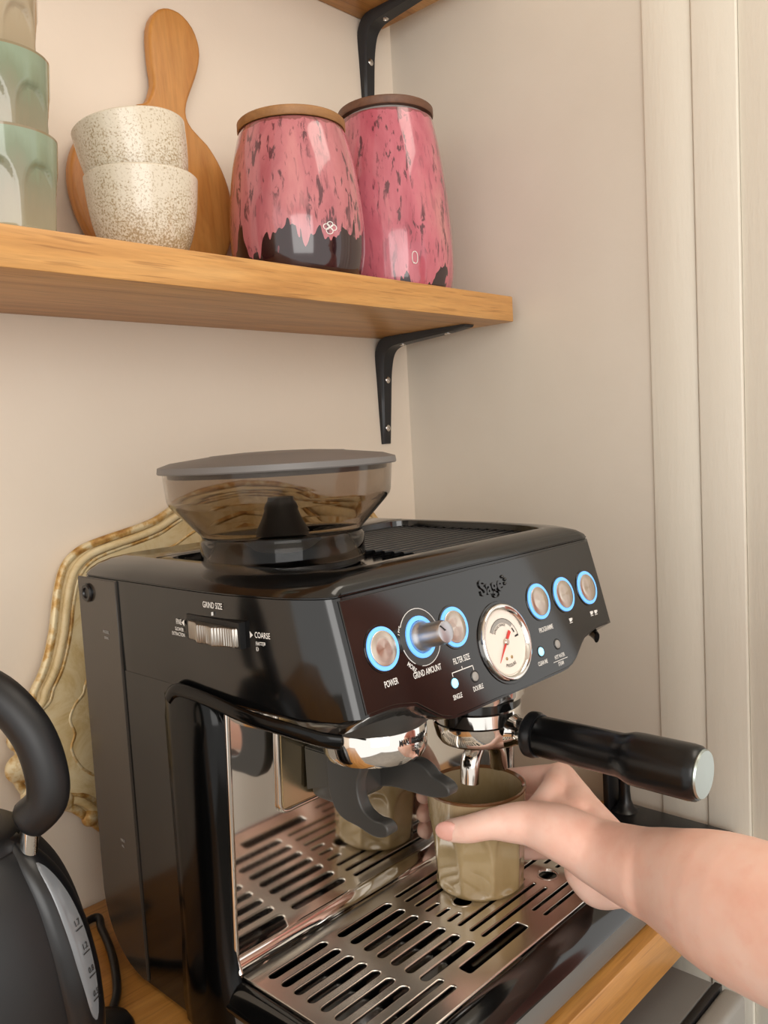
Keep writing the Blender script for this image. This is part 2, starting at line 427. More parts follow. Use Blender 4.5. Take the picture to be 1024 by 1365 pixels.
# ================================================================== canisters
def canister(label, x, y, prof, lid_r, lid_z, lidmat, glaze, gap, emb):
    th = thing('storage_canister', label, 'canister', (x, y, .5546), 'pink canisters on the shelf')
    bm = bmesh.new(); pr = smooth_path([Vector((r, z, 0)) for r, z in prof], 6)
    inner = [(p.x - .004, p.y) for p in reversed(pr) if p.y > .57]
    lathe(bm, [(0, prof[0][1])] + [(p.x, p.y) for p in pr] + inner + [(0, .575)], 64, T(x, y, 0)); obj('jar', bm, glaze, th, 60)
    bm = bmesh.new(); zt = prof[-1][1]
    lathe(bm, [(0, zt - .012), (lid_r - .009, zt - .012), (lid_r - .009, zt + .001), (lid_r - .007, zt + .003), (lid_r - .007, lid_z), (0, lid_z)], 48, T(x, y, 0)); obj('seal', bm, gap, th)
    bm = bmesh.new()
    lathe(bm, [(0, lid_z), (lid_r - .0008, lid_z), (lid_r, lid_z + .001), (lid_r, lid_z + .0075), (lid_r - .001, lid_z + .0085), (0, lid_z + .0085)], 64, T(x, y, 0)); obj('lid', bm, lidmat, th)
    e = obj('emblem', emb, 'white_ink', th, 0); e['label'] = 'small white printed emblem'
M['seal_pale'] = mat('silicone_seal', '#b9b2ad', .4)
def wrap_z(c, x, y, prof, ang, zc):
    rr = pl(zc + c.y, [(z, r) for r, z in prof]) + .0004
    a = ang + c.x / rr
    return Vector((x + rr * math.cos(a), y + rr * math.sin(a), zc + c.y))
def emblem_outline(kind, prof, x, y, ang, zc):
    bm = bmesh.new()
    loops = []
    if kind == 'flower':
        for cx, cz, r in ((-.0035, .0008, .0030), (.0002, .0030, .0028), (.0036, .0004, .0030), (-.0006, -.0026, .0034)):
            loops.append([(cx + r * math.cos(2 * PI * k / 18), cz + r * math.sin(2 * PI * k / 18) * .8) for k in range(19)])
    else:
        loops.append([(.0034 * math.sin(2 * PI * k / 24) * (1 + .15 * math.cos(4 * PI * k / 24)), .0060 * math.cos(2 * PI * k / 24)) for k in range(25)])
        loops.append([(-.002 + .0002 * k, -.006 - .0003 * (k - 4) ** 2 * .2 + .001) for k in range(9)])
    for lp in loops:
        pts = []
        for (u, v) in lp:
            pts.append(wrap_z(Vector((u, v, 0)), x, y, prof, ang, zc))
        tube(bm, pts, .00042, 5)
    return bm
p1 = [(.0540, .5546), (.0585, .562), (.0622, .580), (.0630, .603), (.0610, .632), (.0568, .662), (.0515, .685), (.0488, .6925)]
p2 = [(.0575, .5546), (.0620, .562), (.0652, .582), (.0655, .606), (.0640, .64), (.0600, .680), (.0550, .716), (.0500, .7415)]
cama = lambda x, y: math.atan2(CAM.y - y, CAM.x - x)
canister('shorter pink drip-glazed canister with a light wooden lid', .2387, .25, p1, .0503, .6935, 'lid_oak', 'pink1', 'seal_pale',
         emblem_outline('flower', p1, .2387, .25, cama(.2387, .25) + math.radians(27), .5935))
canister('taller pink canister with a dark walnut lid', .392, .27, p2, .0511, .7455, 'lid_walnut', 'pink2', 'seal_pale',
         emblem_outline('leaf', p2, .392, .27, cama(.392, .27) + math.radians(20), .588))

# ================================================================== cups
def bowl_cup_mesh():
    o = [(.0, .0), (.024, .0), (.0285, .0026), (.0340, .012), (.0388, .027), (.0415, .043), (.0430, .058), (.0434, .0625)]
    pr = [(p.x, p.y) for p in smooth_path([Vector((r, z, 0)) for r, z in o[1:]], 5)]
    inn = [(r - .0032, z) for r, z in reversed(pr) if z > .006]
    bm = bmesh.new(); lathe(bm, [(0, 0)] + pr + [(.0421, .0638)] + inn + [(0, .0055)], 56); return finish(bm, 60)
bowl = bowl_cup_mesh()
c1 = local_obj('handleless_cup', bowl, 'speckle', None, 60); c1.location = (.0665, .236, .5546)
tag(c1, 'lower of the two stacked cream speckled cups', 'cup', 'speckled cups')
c2 = c1.copy(); COL.objects.link(c2)
tag(c2, 'upper cream speckled cup tilted inside the one below', 'cup', 'speckled cups')
ax = Vector((.72, .69, 0)).normalized()
c2.matrix_world = Matrix.Translation((.0688, .2360, .5945)) @ Matrix.Rotation(math.radians(-8), 4, ax)
def facet_cup_mesh(h, rb, rt, nf=9, depth=1.0, phase=0.0):
    def mod(r, z, a):
        t = z / h; a = a + phase
        k = ((a / (2 * PI / nf)) % 1) - .5            # -.5 .. .5 across one facet
        arch = .70 - .34 * (2 * abs(k)) ** 3.2
        f = min(max((arch - t) / .05, 0), 1) * min(max((t - .04) / .05, 0), 1)
        edge = math.cos(PI / nf) / math.cos(k * 2 * PI / nf)
        return r * lerp(1, edge * 1.012, f * depth)
    zs = [0, .001, .003] + [h * i / 34 for i in range(2, 34)] + [h - .001, h]
    pr = []
    for z in zs:
        r = lerp(rb, rt, (z / h) ** .9)
        if z < .004: r -= .0025 * (1 - z / .004) ** 2
        pr.append((r, z))
    pr.append((rt - .0012, h + .0006))
    inn = [(lerp(rb, rt, (z / h)) - .0030, z) for z in (h - .001, h * .8, h * .6, h * .4, h * .2, .006)]
    bm = bmesh.new(); n = 144; rings = []
    for r, z in [(1e-5, 0)] + pr:
        rings.append([Vector(((mod(r, z, 2 * PI * i / n) if r > .01 else r) * math.cos(2 * PI * i / n), (mod(r, z, 2 * PI * i / n) if r > .01 else r) * math.sin(2 * PI * i / n), z)) for i in range(n)])
    for r, z in inn + [(.015, .005), (1e-5, .005)]:
        rings.append([Vector((r * math.cos(2 * PI * i / n), r * math.sin(2 * PI * i / n), z)) for i in range(n)])
    loft(bm, rings); return finish(bm, 45)
fc = facet_cup_mesh(.070, .0335, .0388, 7, 1.0, .75)
GX, GY = -.0435, .236
labs = [('lowest green glazed tumbler of the stack at the left', 'green_glaze', (GX, GY, .5546)),
        ('middle green glazed tumbler of the stack at the left', 'green_glaze', (GX - .0005, GY + .001, .6070)),
        ('topmost taupe tumbler of the stack at the left', 'taupe_glaze', (GX - .003, GY + .002, .6600))]
for lb, mt_, loc in labs:
    me = fc.copy(); me.materials.clear(); me.materials.append(M[mt_]); me.name = 'tumbler'
    me.transform(Matrix.Scale(1.0 if mt_ == 'green_glaze' else .97, 4))
    o = bpy.data.objects.new('tumbler', me); COL.objects.link(o); o.location = loc; tag(o, lb, 'cup', 'stacked faceted tumblers')
hc = facet_cup_mesh(.080, .0350, .0398, 9, 1.3, .1)
hc.materials.append(M['olive_glaze']); ho = bpy.data.objects.new('tumbler', hc); COL.objects.link(ho); ho.location = (.2095, .0455, .0482)
tag(ho, 'olive brown faceted tumbler held under the spouts', 'cup')

# ================================================================== ornate gilt tray leaning on the wall
def ornate():
    th = thing('ornate_tray', 'antique cream and gilt scalloped tray leaning on the wall behind the machine', 'tray', (.2, .33, .0))
    L = [(.2215, .364), (.19, .3610), (.165, .3565), (.137, .3465), (.118, .338), (.095, .3325), (.06, .326), (.040, .320), (.026, .308), (.017, .285), (.010, .255), (-.0005, .226), (-.012, .208),
         (-.016, .198), (-.026, .19), (-.034, .176), (-.030, .160), (-.036, .146), (-.030, .128), (-.020, .116), (-.006, .106), (.010, .099), (.03, .076), (.06, .045), (.1, .012), (.15, .001), (.2215, .0015)]
    c = .2215
    full = L + [(2 * c - x, z) for x, z in reversed(L[1:-1])]
    pts = smooth_path([Vector((x, z, 0)) for x, z in full + [full[0]]], 3)[:-1]
    loop = [(p.x, p.y) for p in pts]
    tilt = math.radians(3)
    mm = Matrix.Translation((0, .3285, .004)) @ Matrix.Rotation(-tilt, 4, 'X') @ frame((0, 0, 0), (1, 0, 0), (0, 0, 1), (0, -1, 0))
    obj('panel', curve_plate([loop], .003, mm, .001), 'antique', th, 30)
    def inset(lp, f, g): return [(c + (x - c) * f, .175 + (z - .175) * g) for x, z in lp]
    for nm, lp, r, h, mt_ in (('outer_rim', inset(loop, .995, .995), .0036, .003, 'gilt'), ('raised_moulding', inset(loop, .955, .955), .0036, .004, 'antique'), ('inner_line', inset(loop, .925, .925), .0018, .0025, 'gilt'), ('inner_scroll', inset(loop, .80, .84), .0016, .002, 'gilt')):
        bm = bmesh.new(); q = [mm @ Vector((x, z, h)) for x, z in lp]; n = len(q); rings = []
        for i in range(n):
            d = (q[(i + 1) % n] - q[i - 1]).normalized(); nn = (mm.to_3x3() @ Vector((0, 0, 1))).normalized(); s = d.cross(nn).normalized()
            rings.append([q[i] + s * r * math.cos(2 * PI * k / 8) + nn * r * .8 * math.sin(2 * PI * k / 8) for k in range(8)])
        rings.append(rings[0]); loft(bm, rings, False, False); bmesh.ops.remove_doubles(bm, verts=bm.verts, dist=1e-6); obj(nm, bm, mt_, th, 60)
    for sx in (0, 1):
        bm = bmesh.new()
        for x, z, r in ((-.026, .172, .011), (-.028, .148, .013), (-.020, .124, .011), (.004, .108, .008), (.026, .086, .008)):
            if sx: x = 2 * c - x
            t = bmesh.new(); bmesh.ops.create_uvsphere(t, u_segments=20, v_segments=12, radius=1)
            for v in t.verts: v.co = mm @ Vector((x + v.co.x * r * 1.1, z + v.co.y * r, .003 + v.co.z * .006))
            join(bm, t)
        obj('shell_scroll', bm, 'gilt', th, 60)
ornate()

# ================================================================== espresso machine
MC = .171
mac = thing('espresso_machine', 'glossy black bean-to-cup espresso machine with blue-lit buttons and a grinder hopper', 'coffee machine', (MC, .11, 0))
CN = [(0, 1), (.055, .75), (.19, .5), (.34, .3), (.47, .2), (.70, .08), (.85, .03), (1, 0)]
FR = [0, .045, .09, .13, .17, .215, .26, .30, .34, .38, .42, .47, .53, .6, .7, .85, 1]
BOT = [(.050, .2455), (.060, .2440), (.0715, .2415), (.078, .2370), (.090, .2290), (.100, .2258), (.110, .2252), (.171, .2252)]
def outline(lx, fx, yf, yr, z, zfun=None, yfun=None, cr=.014):
    pts = [(MC, yr), (lx + .08, yr), (lx + cr, yr), (lx + cr * .3, yr - cr * .3), (lx, yr - cr), (lx, .19 if yr > .21 else yr - cr - .01), (lx, .145)]
    for a, b in CN: pts.append((lx + a * (fx - lx), yf + b * (.1 - yf)))
    for t in FR[1:]: pts.append((fx + (MC - fx) * t, yf))
    half = []
    for x, y in pts:
        zz = zfun(x, y) if zfun else z
        if yfun and y <= yf + .02: y += yfun(x) * (1 - (y - yf) / .02)
        half.append(Vector((x, y, zz)))
    right = [Vector((2 * MC - p.x, p.y, p.z)) for p in reversed(half[1:-1])]
    return half + right
def zC(x, y):
    if y > .02: return lerp(.2440, .2480, min(max((y - .02) / .1, 0), 1))
    return lerp(pl(x, BOT), .2440, max(0, (y + .0195) / .0395)) if x < .0265 else pl(x, BOT)
def yC(x): return lerp(0, -.0052, min(max((.2455 - pl(x, BOT)) / .0203, 0), 1))
def zB(x, y):
    if y > .03: return .2405
    return pl(x, [(.006, .236), (.02, .2315), (.035, .2300), (.06, .2300), (.08, .2275), (.1, .2215), (.171, .2205)])
rings = [outline(.02, .05, .05, .25, .2385), outline(.006, .032, .004, .256, 0, zB), outline(.0008, .0268, -.0155, .261, 0, lambda x, y: zC(x, y) - .0025),
         outline(0, .0265, -.0195, .262, 0, zC, yC),
         outline(0, .0265, -.0102, .262, .28), outline(0, .0265, -.0002, .262, .3142), outline(.0008, .0272, .0008, .2612, .3146), outline(.0008, .0272, .0008, .2612, .3152),
         outline(.0002, .0266, .0002, .262, .3156), outline(.003, .0285, .0012, .2615, .3185), outline(.010, .035, .0045, .2605, .3222), outline(.020, .044, .0105, .259, .3250), outline(.030, .052, .017, .2565, .3262),
         outline(.0370, .058, .0225, .2005, .3264), outline(.0385, .060, .0240, .1990, .3258), outline(.0395, .061, .0250, .1980, .3165)]
bm = bmesh.new(); loft(bm, rings); obj('head', bm, 'black_panel', mac, 50)
# body with rounded lower rear corner
def xprism(bm, prof, x0, x1, bev=0):
    t = bmesh.new(); loft(t, [[Vector((x, y, z)) for y, z in prof] for x in (x0, x1)])
    if bev:
        es = [e for e in t.edges if abs(e.verts[0].co.x - e.verts[1].co.x) < 1e-6]; bmesh.ops.bevel(t, geom=es, offset=bev, segments=2, affect='EDGES')
    join(bm, t); return bm
prof = [(.105, .2475), (.2615, .2475), (.2625, .09)]
for k in range(9):
    a = PI / 2 * k / 8; prof.append((.2625 - .055 * (1 - math.cos(a)), .0600 - .0560 * math.sin(a)))
prof += [(.15, .004), (.12, .010), (.105, .03)]
obj('body', xprism(bmesh.new(), prof, .0, .342), 'black_panel', mac, 30)
# water tank strip down the rear of the side, with its own rounded foot
for sx in (0, 1):
    if sx: continue
    pt = [(.2035, .3138), (.2605, .3138), (.2612, .09)]
    for k in range(9):
        a = PI / 2 * k / 8; pt.append((.2612 - .053 * (1 - math.cos(a)), .0600 - .0545 * math.sin(a)))
    pt += [(.2035, .0055)]
    tk = obj('water_tank', xprism(bmesh.new(), pt, -.0016, .001, .0007), 'tank', mac, 30); tk['label'] = 'smoked water tank strip'
    for tx, y, z, s in (('MODEL', .222, .274, .0034), ('SERIAL', .222, .2695, .0028), ('MAX', .2235, .1115, .0036), ('FILL', .2235, .107, .0026)):
        obj('lettering', text_mesh(tx, s, frame((-.0018, y, z), (0, -1, 0), (0, 0, 1), (-1, 0, 0)), .8), 'grey_ink', mac, 0)
bm = bmesh.new(); lathe(bm, [(0, -.001), (.0072, -.001), (.0072, .0016), (.0062, .0026), (.0042, .0026), (.0036, .0014), (0, .0014)], 28, frame((-.0016, .2445, .302), (0, -1, 0), (0, 0, 1), (-1, 0, 0)))
obj('tank_screw', bm, 'black_satin', mac)
# columns left and right of the steel backsplash
def column(s):
    bm = bmesh.new(); rings = []
    for z, g, fwd in ((.0035, .0005, .004), (.02, .0015, .004), (.045, .001, -.002), (.07, .0, -.0070), (.15, .0, -.0035), (.225, .0, 0), (.240, -.0015, -.004), (.2455, -.004, -.01)):
        pl_ = [(.0, .150), (-.0035 - g, .146 + g), (-.0055 - g, .135), (-.0055 - g, .118), (-.0045 - g, .106 - fwd), (-.001 - g * .5, .0975 - fwd), (.004, .0935 - fwd), (.0085, .0925 - fwd), (.0100, .095 - fwd), (.0100, .150)]
        rings.append([Vector((x if s == 0 else 2 * MC - x, y, z)) for x, y in pl_])
    loft(bm, rings); obj('column', bm, 'black_column', mac, 60)
column(0); column(1)
for s in (0, 1):
    bm = bmesh.new(); q = smooth_path([(-.0035, .139, .238), (-.0035, .132, .2445), (-.003, .12, .2465), (-.0022, .09, .2445), (-.001, .055, .2405), (.005, .028, .237), (.0135, .006, .2325), (.022, -.004, .2300)], 5)
    if s: q = [Vector((2 * MC - p.x, p.y, p.z)) for p in q]
    tube(bm, q, [(.0022, .0048)] * len(q), 10); obj('lower_trim', bm, 'black_column', mac, 60)
    bm = bmesh.new(); q = smooth_path([(.0095, .0915, .2345), (.0092, .0955, .15), (.0092, .1000, .075), (.0092, .1005, .060), (.0092, .0965, .0505)], 5)
    if s: q = [Vector((2 * MC - p.x, p.y, p.z)) for p in q]
    tube(bm, q, .0021, 10); obj('backsplash_edge', bm, 'chrome', mac, 60)
# steel backsplash, curved into the tray
sp = [(.0940, .2385), (.1040, .066)]
for k in range(1, 9):
    a = PI / 2 * k / 8; sp.append((.1045 - .0085 * (1 - math.cos(a)), .062 - .0135 * math.sin(a)))
bm = bmesh.new(); q = sp + [(y + .001, z + (-.0004)) for y, z in reversed(sp)]
xprism(bm, [(y, z) for y, z in q], .0095, .3325); bs = obj('backsplash', bm, 'chrome', mac, 50); bs['label'] = 'mirror polished steel backsplash'
# pressed frame around the grinder cradle mount
bm = bmesh.new(); q = smooth_path([(.0525, .0935, .2370), (.0525, .0970, .165), (.0530, .0975, .152), (.0590, .0980, .1475), (.075, .0980, .1475), (.150, .0980, .1475)], 5)
tube(bm, q, .0018, 8); obj('pressed_edge', bm, 'chrome', mac, 60)
M['steel_satin'] = mat('steel_cream_reflection', '#d8c7a6', .22, 1)  # cream tint paints in the wall's reflection on this steel plate
obj('pressed_panel', xprism(bmesh.new(), [(.0925, .237), (.0965, .150), (.1005, .148), (.0955, .237)], .0545, .149, .0006), 'steel_satin', mac, 30)
# cradle mount
bm = bmesh.new(); box(bm, (.0795, .060, .1500), (.125, .0962, .2390), .006, 3); obj('cradle_mount', bm, 'grey_plastic', mac)
# grinder collar
gx, gy = .0935, .040
bm = bmesh.new(); lathe(bm, [(0, .240), (.047, .240), (.046, .2300), (.0400, .2180), (.0350, .2140), (.0350, .206), (0, .206)], 48, T(gx, gy, 0)); obj('grinder_neck', bm, 'grey_plastic', mac, 60)
bm = bmesh.new(); lathe(bm, [(.030, .2165), (.0352, .2160), (.0364, .2145), (.0362, .1985), (.0352, .1955), (.0345, .1940), (.030, .1940), (.0295, .1955), (.0295, .2155)], 64, T(gx, gy, 0)); gc = obj('grinder_collar', bm, 'chrome', mac, 40); gc['label'] = 'chrome grinder collar'
bm = bmesh.new(); lathe(bm, [(0, .208), (.0297, .208), (.0297, .198), (.012, .196), (0, .196)], 32, T(gx, gy, 0)); obj('grinder_outlet', bm, 'grey_plastic', mac)
def ringtext(body, size, cx, cy, r, z, ang, squeeze=.62, mt_='black_ink'):
    def bend(c):
        a = ang + c.x / r; return Vector((cx + (r + .0003) * math.cos(a), cy + (r + .0003) * math.sin(a), z + c.y))
    obj('lettering', text_mesh(body, size, Matrix.Identity(4), squeeze, 0, .00003, 'CENTER', bend), mt_, mac, 0)
ca = cama(gx, gy)
ringtext('MANUAL •POD', .0062, gx, gy, .0364, .2085, ca + math.radians(44), .55)
ringtext('GRIND', .0056, gx, gy, .0364, .2025, ca + math.radians(50), .6)
ringtext('\u25bc', .0056, gx, gy, .0364, .1980, ca + math.radians(50), .9)
# cradle fork: two prongs that curve forward
def prong(pts_out, x, th):
    loop = [(p.x, p.y) for p in smooth_path([Vector((y, z, 0)) for y, z in pts_out + [pts_out[0]]], 4)[:-1]]
    mm = frame((x, 0, 0), (0, 1, 0), (0, 0, 1), (1, 0, 0))
    return curve_plate([loop], th, mm, .0012, 2)
Lp = [(.062, .192), (.063, .178), (.0609, .1641), (.0529, .1529), (.036, .1500), (.0215, .1475), (.0115, .1500), (.0095, .1540), (.0125, .1570), (.0215, .1568), (.0310, .1612), (.0355, .1705), (.0353, .1811), (.0330, .192)]
Rp = [(.0901, .160), (.0576, .1690), (.0300, .1795), (.0180, .1775), (.0108, .1725), (.001, .1700), (-.003, .1665), (-.0007, .1630), (.0116, .1595), (.0291, .1585), (.0508, .1575), (.0741, .151), (.089, .1480)]
obj('cradle_prong', prong(Lp, .0735, .007), 'grey_plastic', mac, 35)
obj('cradle_prong', prong(Rp, .1225, .008), 'grey_plastic', mac, 35)
bm = bmesh.new(); lathe(bm, [(0, .0), (.0034, 0), (.0034, .009), (.0022, .0105), (0, .0105)], 20, frame((.0745, .0125, .1520), (0, 1, 0), (0, 0, 1), (-1, 0, 0)) @ T(0, 0, -.005)); obj('cradle_pin', bm, 'grey_plastic', mac)
bm = bmesh.new(); xprism(bm, [(.064, .190), (.064, .168), (.094, .158), (.094, .190)], .075, .126, .001); obj('cradle_bridge', bm, 'grey_plastic', mac)

# ---- control panel
tv = Vector((0, -.26658605, -.96381112)); nv = Vector((0, -.96381112, .26658605))
def PM(u, w_, h=0.0): return frame(Vector((u, 0, .315)) + tv * w_ + nv * h, (1, 0, 0), -tv, nv)
def wbot(x):
    x = min(x, 2 * MC - x); return (.315 - pl(x, BOT)) / .9638
top = [(.0290, -.0030), (.3130, -.0030)]
xs = [lerp(.3130, .0290, i / 60) for i in range(61)]
lp = top + [(x, -(wbot(x) - .0022)) for x in xs]
holes = []
obj('control_panel', curve_plate([lp], .0010, PM(0, 0, .0004), .0005, 1), 'black_gloss', mac, 35)
H0 = .0014
def disc(name, u, w_, prof, mt_, n=40, parent=mac, h=H0):
    bm = bmesh.new(); lathe(bm, prof, n, PM(u, w_, h)); return obj(name, bm, mt_, parent, 40)
def ring_prof(r0, r1, z): return [(r0, 0), (r1, 0), (r1, z), (r0, z)]
def ring(name, u, w_, r0, r1, z, mt_, parent=mac, h=H0, n=48):
    bm = bmesh.new(); mm = PM(u, w_, h); R4 = [(r0, -.0005), (r1, -.0005), (r1, z - .0002), (r1 - .0002, z), (r0 + .0002, z), (r0, z - .0002)]
    rg = [[mm @ Vector((r * math.cos(2 * PI * i / n), r * math.sin(2 * PI * i / n), zz)) for r, zz in R4] for i in range(n)]
    rg.append(rg[0]); loft(bm, rg, False, False); bmesh.ops.remove_doubles(bm, verts=bm.verts, dist=1e-7); return obj(name, bm, mt_, parent, 40)
BT = [(.0535, .0365), (.1222, .0370), (.2228, .0378), (.2575, .0384), (.2922, .0390)]
def spun_local(name, u, w_, r, z):
    bm = bmesh.new(); lathe(bm, [(0, -.0005), (r, -.0005), (r, z - .0003), (r - .0004, z), (r * .5, z + .0001), (0, z + .0002)], 48)
    me = finish(bm, 40); me.materials.append(M['spun']); o = bpy.data.objects.new(name, me); COL.objects.link(o)
    o.parent = mac; o.matrix_parent_inverse = Matrix.Translation(mac.location).inverted(); o.matrix_basis = PM(u, w_, H0); return o
for u, w_ in BT:
    ring('button_recess', u, w_, .0134, .0148, .0006, 'black_gloss')
    ring('light_ring', u, w_, .0108, .0134, .0014, 'blue_glow')
    spun_local('button', u, w_, .0108, .0020)
# grind amount dial
du, dw = .0885, .0366
ring('dial_plate', du, dw, .0134, .0182, .0004, 'grey_plastic')
ring('light_ring', du, dw, .0104, .0134, .0014, 'blue_glow')
def arc(u, w_, r, a0, a1, th, h, mt_, name='scale_line', n=24):
    bm = bmesh.new(); mm = PM(u, w_, h)
    tube(bm, [mm @ Vector((r * math.cos(math.radians(lerp(a0, a1, i / n))), r * math.sin(math.radians(lerp(a0, a1, i / n))), 0)) for i in range(n + 1)], th, 6)
    return obj(name, bm, mt_, mac, 60)
arc(du, dw, .0182, 150, -105, .00028, H0 + .0003, 'white_ink')
arc(du, dw, .0182, -125, -165, .00028, H0 + .0003, 'white_ink')
bm = bmesh.new(); lathe(bm, [(0, 0), (.0100, 0), (.0100, .003), (.0088, .0045), (.0078, .007), (.0076, .0205), (.0068, .0228), (.0052, .0234), (0, .0232)], 40, PM(du, dw, H0 - .0004))
kn = obj('dial_knob', bm, 'knob', mac, 50); kn['label'] = 'cylindrical silver dial knob'
bm = bmesh.new(); tube(bm, [PM(du, dw, H0 + .0233) @ Vector((-.001, .001, 0)), PM(du, dw, H0 + .0231) @ Vector((-.0045, .0045, 0))], .0004, 6); obj('pointer_line', bm, 'black_ink', kn)
# LEDs
for u, w_, on in ((.1092, .0716, 1), (.1305, .0723, 0), (.2095, .0731, 1), (.2322, .0724, 0)):
    ring('led_bezel', u, w_, .0032, .0042, .0004, 'black_satin', n=24)
    disc('led', u, w_, [(0, 0), (.0032, 0), (.0030, .0007), (.0016, .0013), (0, .0015)], 'led_on' if on else 'grey_ink', 24)
# pressure gauge
gu, gw = .1712, .0578
ring('gauge_recess', gu, gw, .0268, .0292, .0008, 'black_gloss', n=64)
bm = bmesh.new(); mm = PM(gu, gw, H0); n = 72
gp = [(.0272, -.0008), (.0272, .0022), (.0264, .0034), (.0252, .0036), (.0226, .0016), (.0222, .0004), (.0222, -.0008)]
rg = [[mm @ Vector((r * math.cos(2 * PI * i / n), r * math.sin(2 * PI * i / n), zz)) for r, zz in gp] for i in range(n)]; rg.append(rg[0])
loft(bm, rg, False, False); bmesh.ops.remove_doubles(bm, verts=bm.verts, dist=1e-7); gb = obj('gauge_bezel', bm, 'chrome', mac, 50); gb['label'] = 'chrome gauge bezel'
gf = disc('gauge_face', gu, gw, [(0, -.0002), (.0224, -.0002), (.0224, .0006), (.0216, .0003), (.0190, .0002), (0, .0002)], 'cream_face', 64)
def garc(r, a0, a1, th, mt_, hh=.0004):
    bm = bmesh.new(); mm = PM(gu, gw, H0 + hh); k = 30; q = []
    for rr in (r - th, r + th):
        q.append([mm @ Vector((rr * math.cos(math.radians(lerp(a0, a1, i / k))), rr * math.sin(math.radians(lerp(a0, a1, i / k))), 0)) for i in range(k + 1)])
    vs = [[bm.verts.new(p) for p in a] for a in q]
    for i in range(k): bm.faces.new((vs[0][i], vs[0][i + 1], vs[1][i + 1], vs[1][i]))
    return obj('scale_band', bm, mt_, gf, 0)
garc(.0150, 145, 40, .0014, 'grey_ink'); garc(.0136, 36, 20, .0006, 'black_ink', .0005); garc(.0166, 145, 10, .0002, 'black_ink', .0005); garc(.0146, 10, 5, .0022, 'black_ink', .0005)
def gtext(body, size, r, amid, flip=False, sq=.8):
    def bend(c):
        if not flip:
            a = math.radians(amid) - c.x / r; rr = r + c.y
        else:
            a = math.radians(amid) + c.x / r; rr = r - c.y
        return Vector((rr * math.cos(a), rr * math.sin(a), 0))
    obj('lettering', text_mesh(body, size, PM(gu, gw, H0 + .0006), sq, 0, .00002, 'CENTER', bend), 'black_ink', gf, 0)
gtext('ESPRESSO RANGE', .0025, .0122, 105); gtext('PRESSURE', .0032, .0165, -90, True, .85)
for x, y in ((-.0030, -.0112), (.0030, -.0112)):
    bm = bmesh.new(); lathe(bm, [(0, 0), (.0012, 0), (.0012, .0006), (.0008, .0008), (0, .0008)], 14, PM(gu + x, gw - y, H0)); obj('face_screw', bm, 'brass', gf)
bm = bmesh.new(); mm = PM(gu, gw, H0 + .0012)
a = math.radians(225); d = Vector((math.cos(a), math.sin(a), 0)); s = Vector((-d.y, d.x, 0))
def quadprism(bm, pts, h):
    lo = [mm @ Vector((p.x, p.y, 0)) for p in pts]; hi = [mm @ Vector((p.x, p.y, h)) for p in pts]; loft(bm, [lo, hi])
quadprism(bm, [d * .0175, d * 0 + s * .0009, -d * .009 + s * .0013, -d * .0095, -d * .009 - s * .0013, -s * .0009], .0005)
obj('needle', bm, 'red', gf, 0)
bm = bmesh.new(); lathe(bm, [(0, 0), (.0023, 0), (.0023, .0016), (.0017, .0022), (0, .0022)], 20, PM(gu, gw, H0 + .0006)); obj('needle_hub', bm, 'spun', gf)
# lettering
def ptext(body, u, w_, size, sq=.62, mt_='white_ink', ang=0, bold=.00004):
    mm = PM(u, w_, .00145) @ Matrix.Rotation(math.radians(ang), 4, 'Z')
    return obj('lettering', text_mesh(body, size, mm, sq, .00003, bold), mt_, mac, 0)
ptext('POWER', .0540, .0577, .0056); ptext('GRIND AMOUNT', .0873, .0586, .0056); ptext('FILTER SIZE', .1218, .0587, .0056)
ptext('SINGLE', .1090, .0803, .0046); ptext('DOUBLE', .1310, .0801, .0046); ptext('PROGRAMME', .2236, .0588, .0050)
ptext('CLEAN ME', .2085, .0812, .0042); ptext('HOT WATER', .2312, .0814, .0040, .58); ptext('STEAM', .2305, .0868, .0040, .62)
ptext('LESS', .0722, .0295, .0042, .75, ang=62); ptext('MORE', .0745, .0530, .0042, .75, ang=-48)
def pline(pts, th=.0003):
    bm = bmesh.new()
    for (a, b), (c, d) in zip(pts, pts[1:]):
        x0, x1 = min(a, c) - th, max(a, c) + th; y0, y1 = min(b, d) - th, max(b, d) + th
        q = [PM(x, y, .0015) @ Vector((0, 0, 0)) for x, y in ((x0, y0), (x1, y0), (x1, y1), (x0, y1))]
        bm.faces.new([bm.verts.new(p) for p in q])
    return obj('printed_line', bm, 'white_ink', mac, 0)
pline([(.1092, .0682), (.1092, .0650), (.1310, .0650), (.1310, .0682)]); pline([(.1201, .0650), (.1201, .0632)]); pline([(.2215, .0842), (.2405, .0842)], .0002)
def cupicon(u, w_):
    bm = bmesh.new()
    q = [(-.0022, -.0016), (.0014, -.0016), (.0010, .0010), (-.0018, .0010)]
    bm.faces.new([bm.verts.new(PM(u + x, w_ + y, .0015) @ Vector()) for x, y in q])
    q = [(.0016, -.0014), (.0027, -.0014), (.0023, .0002), (.0013, .0004)]
    bm.faces.new([bm.verts.new(PM(u + x, w_ + y, .0015) @ Vector()) for x, y in q])
    q = [(-.0024, .0016), (.0018, .0016), (.0018, .0021), (-.0024, .0021)]
    bm.faces.new([bm.verts.new(PM(u + x, w_ + y, .0015) @ Vector()) for x, y in q])
    obj('cup_symbol', bm, 'white_ink', mac, 0)
cupicon(.2583, .0591); cupicon(.2898, .0596); cupicon(.2962, .0598)
lg = obj('logo_lettering', text_mesh('Sage', .0155, PM(.1716, .0178, .0016), .98, .0009, .0003), 'black_gloss', mac, 30)
bm = bmesh.new()
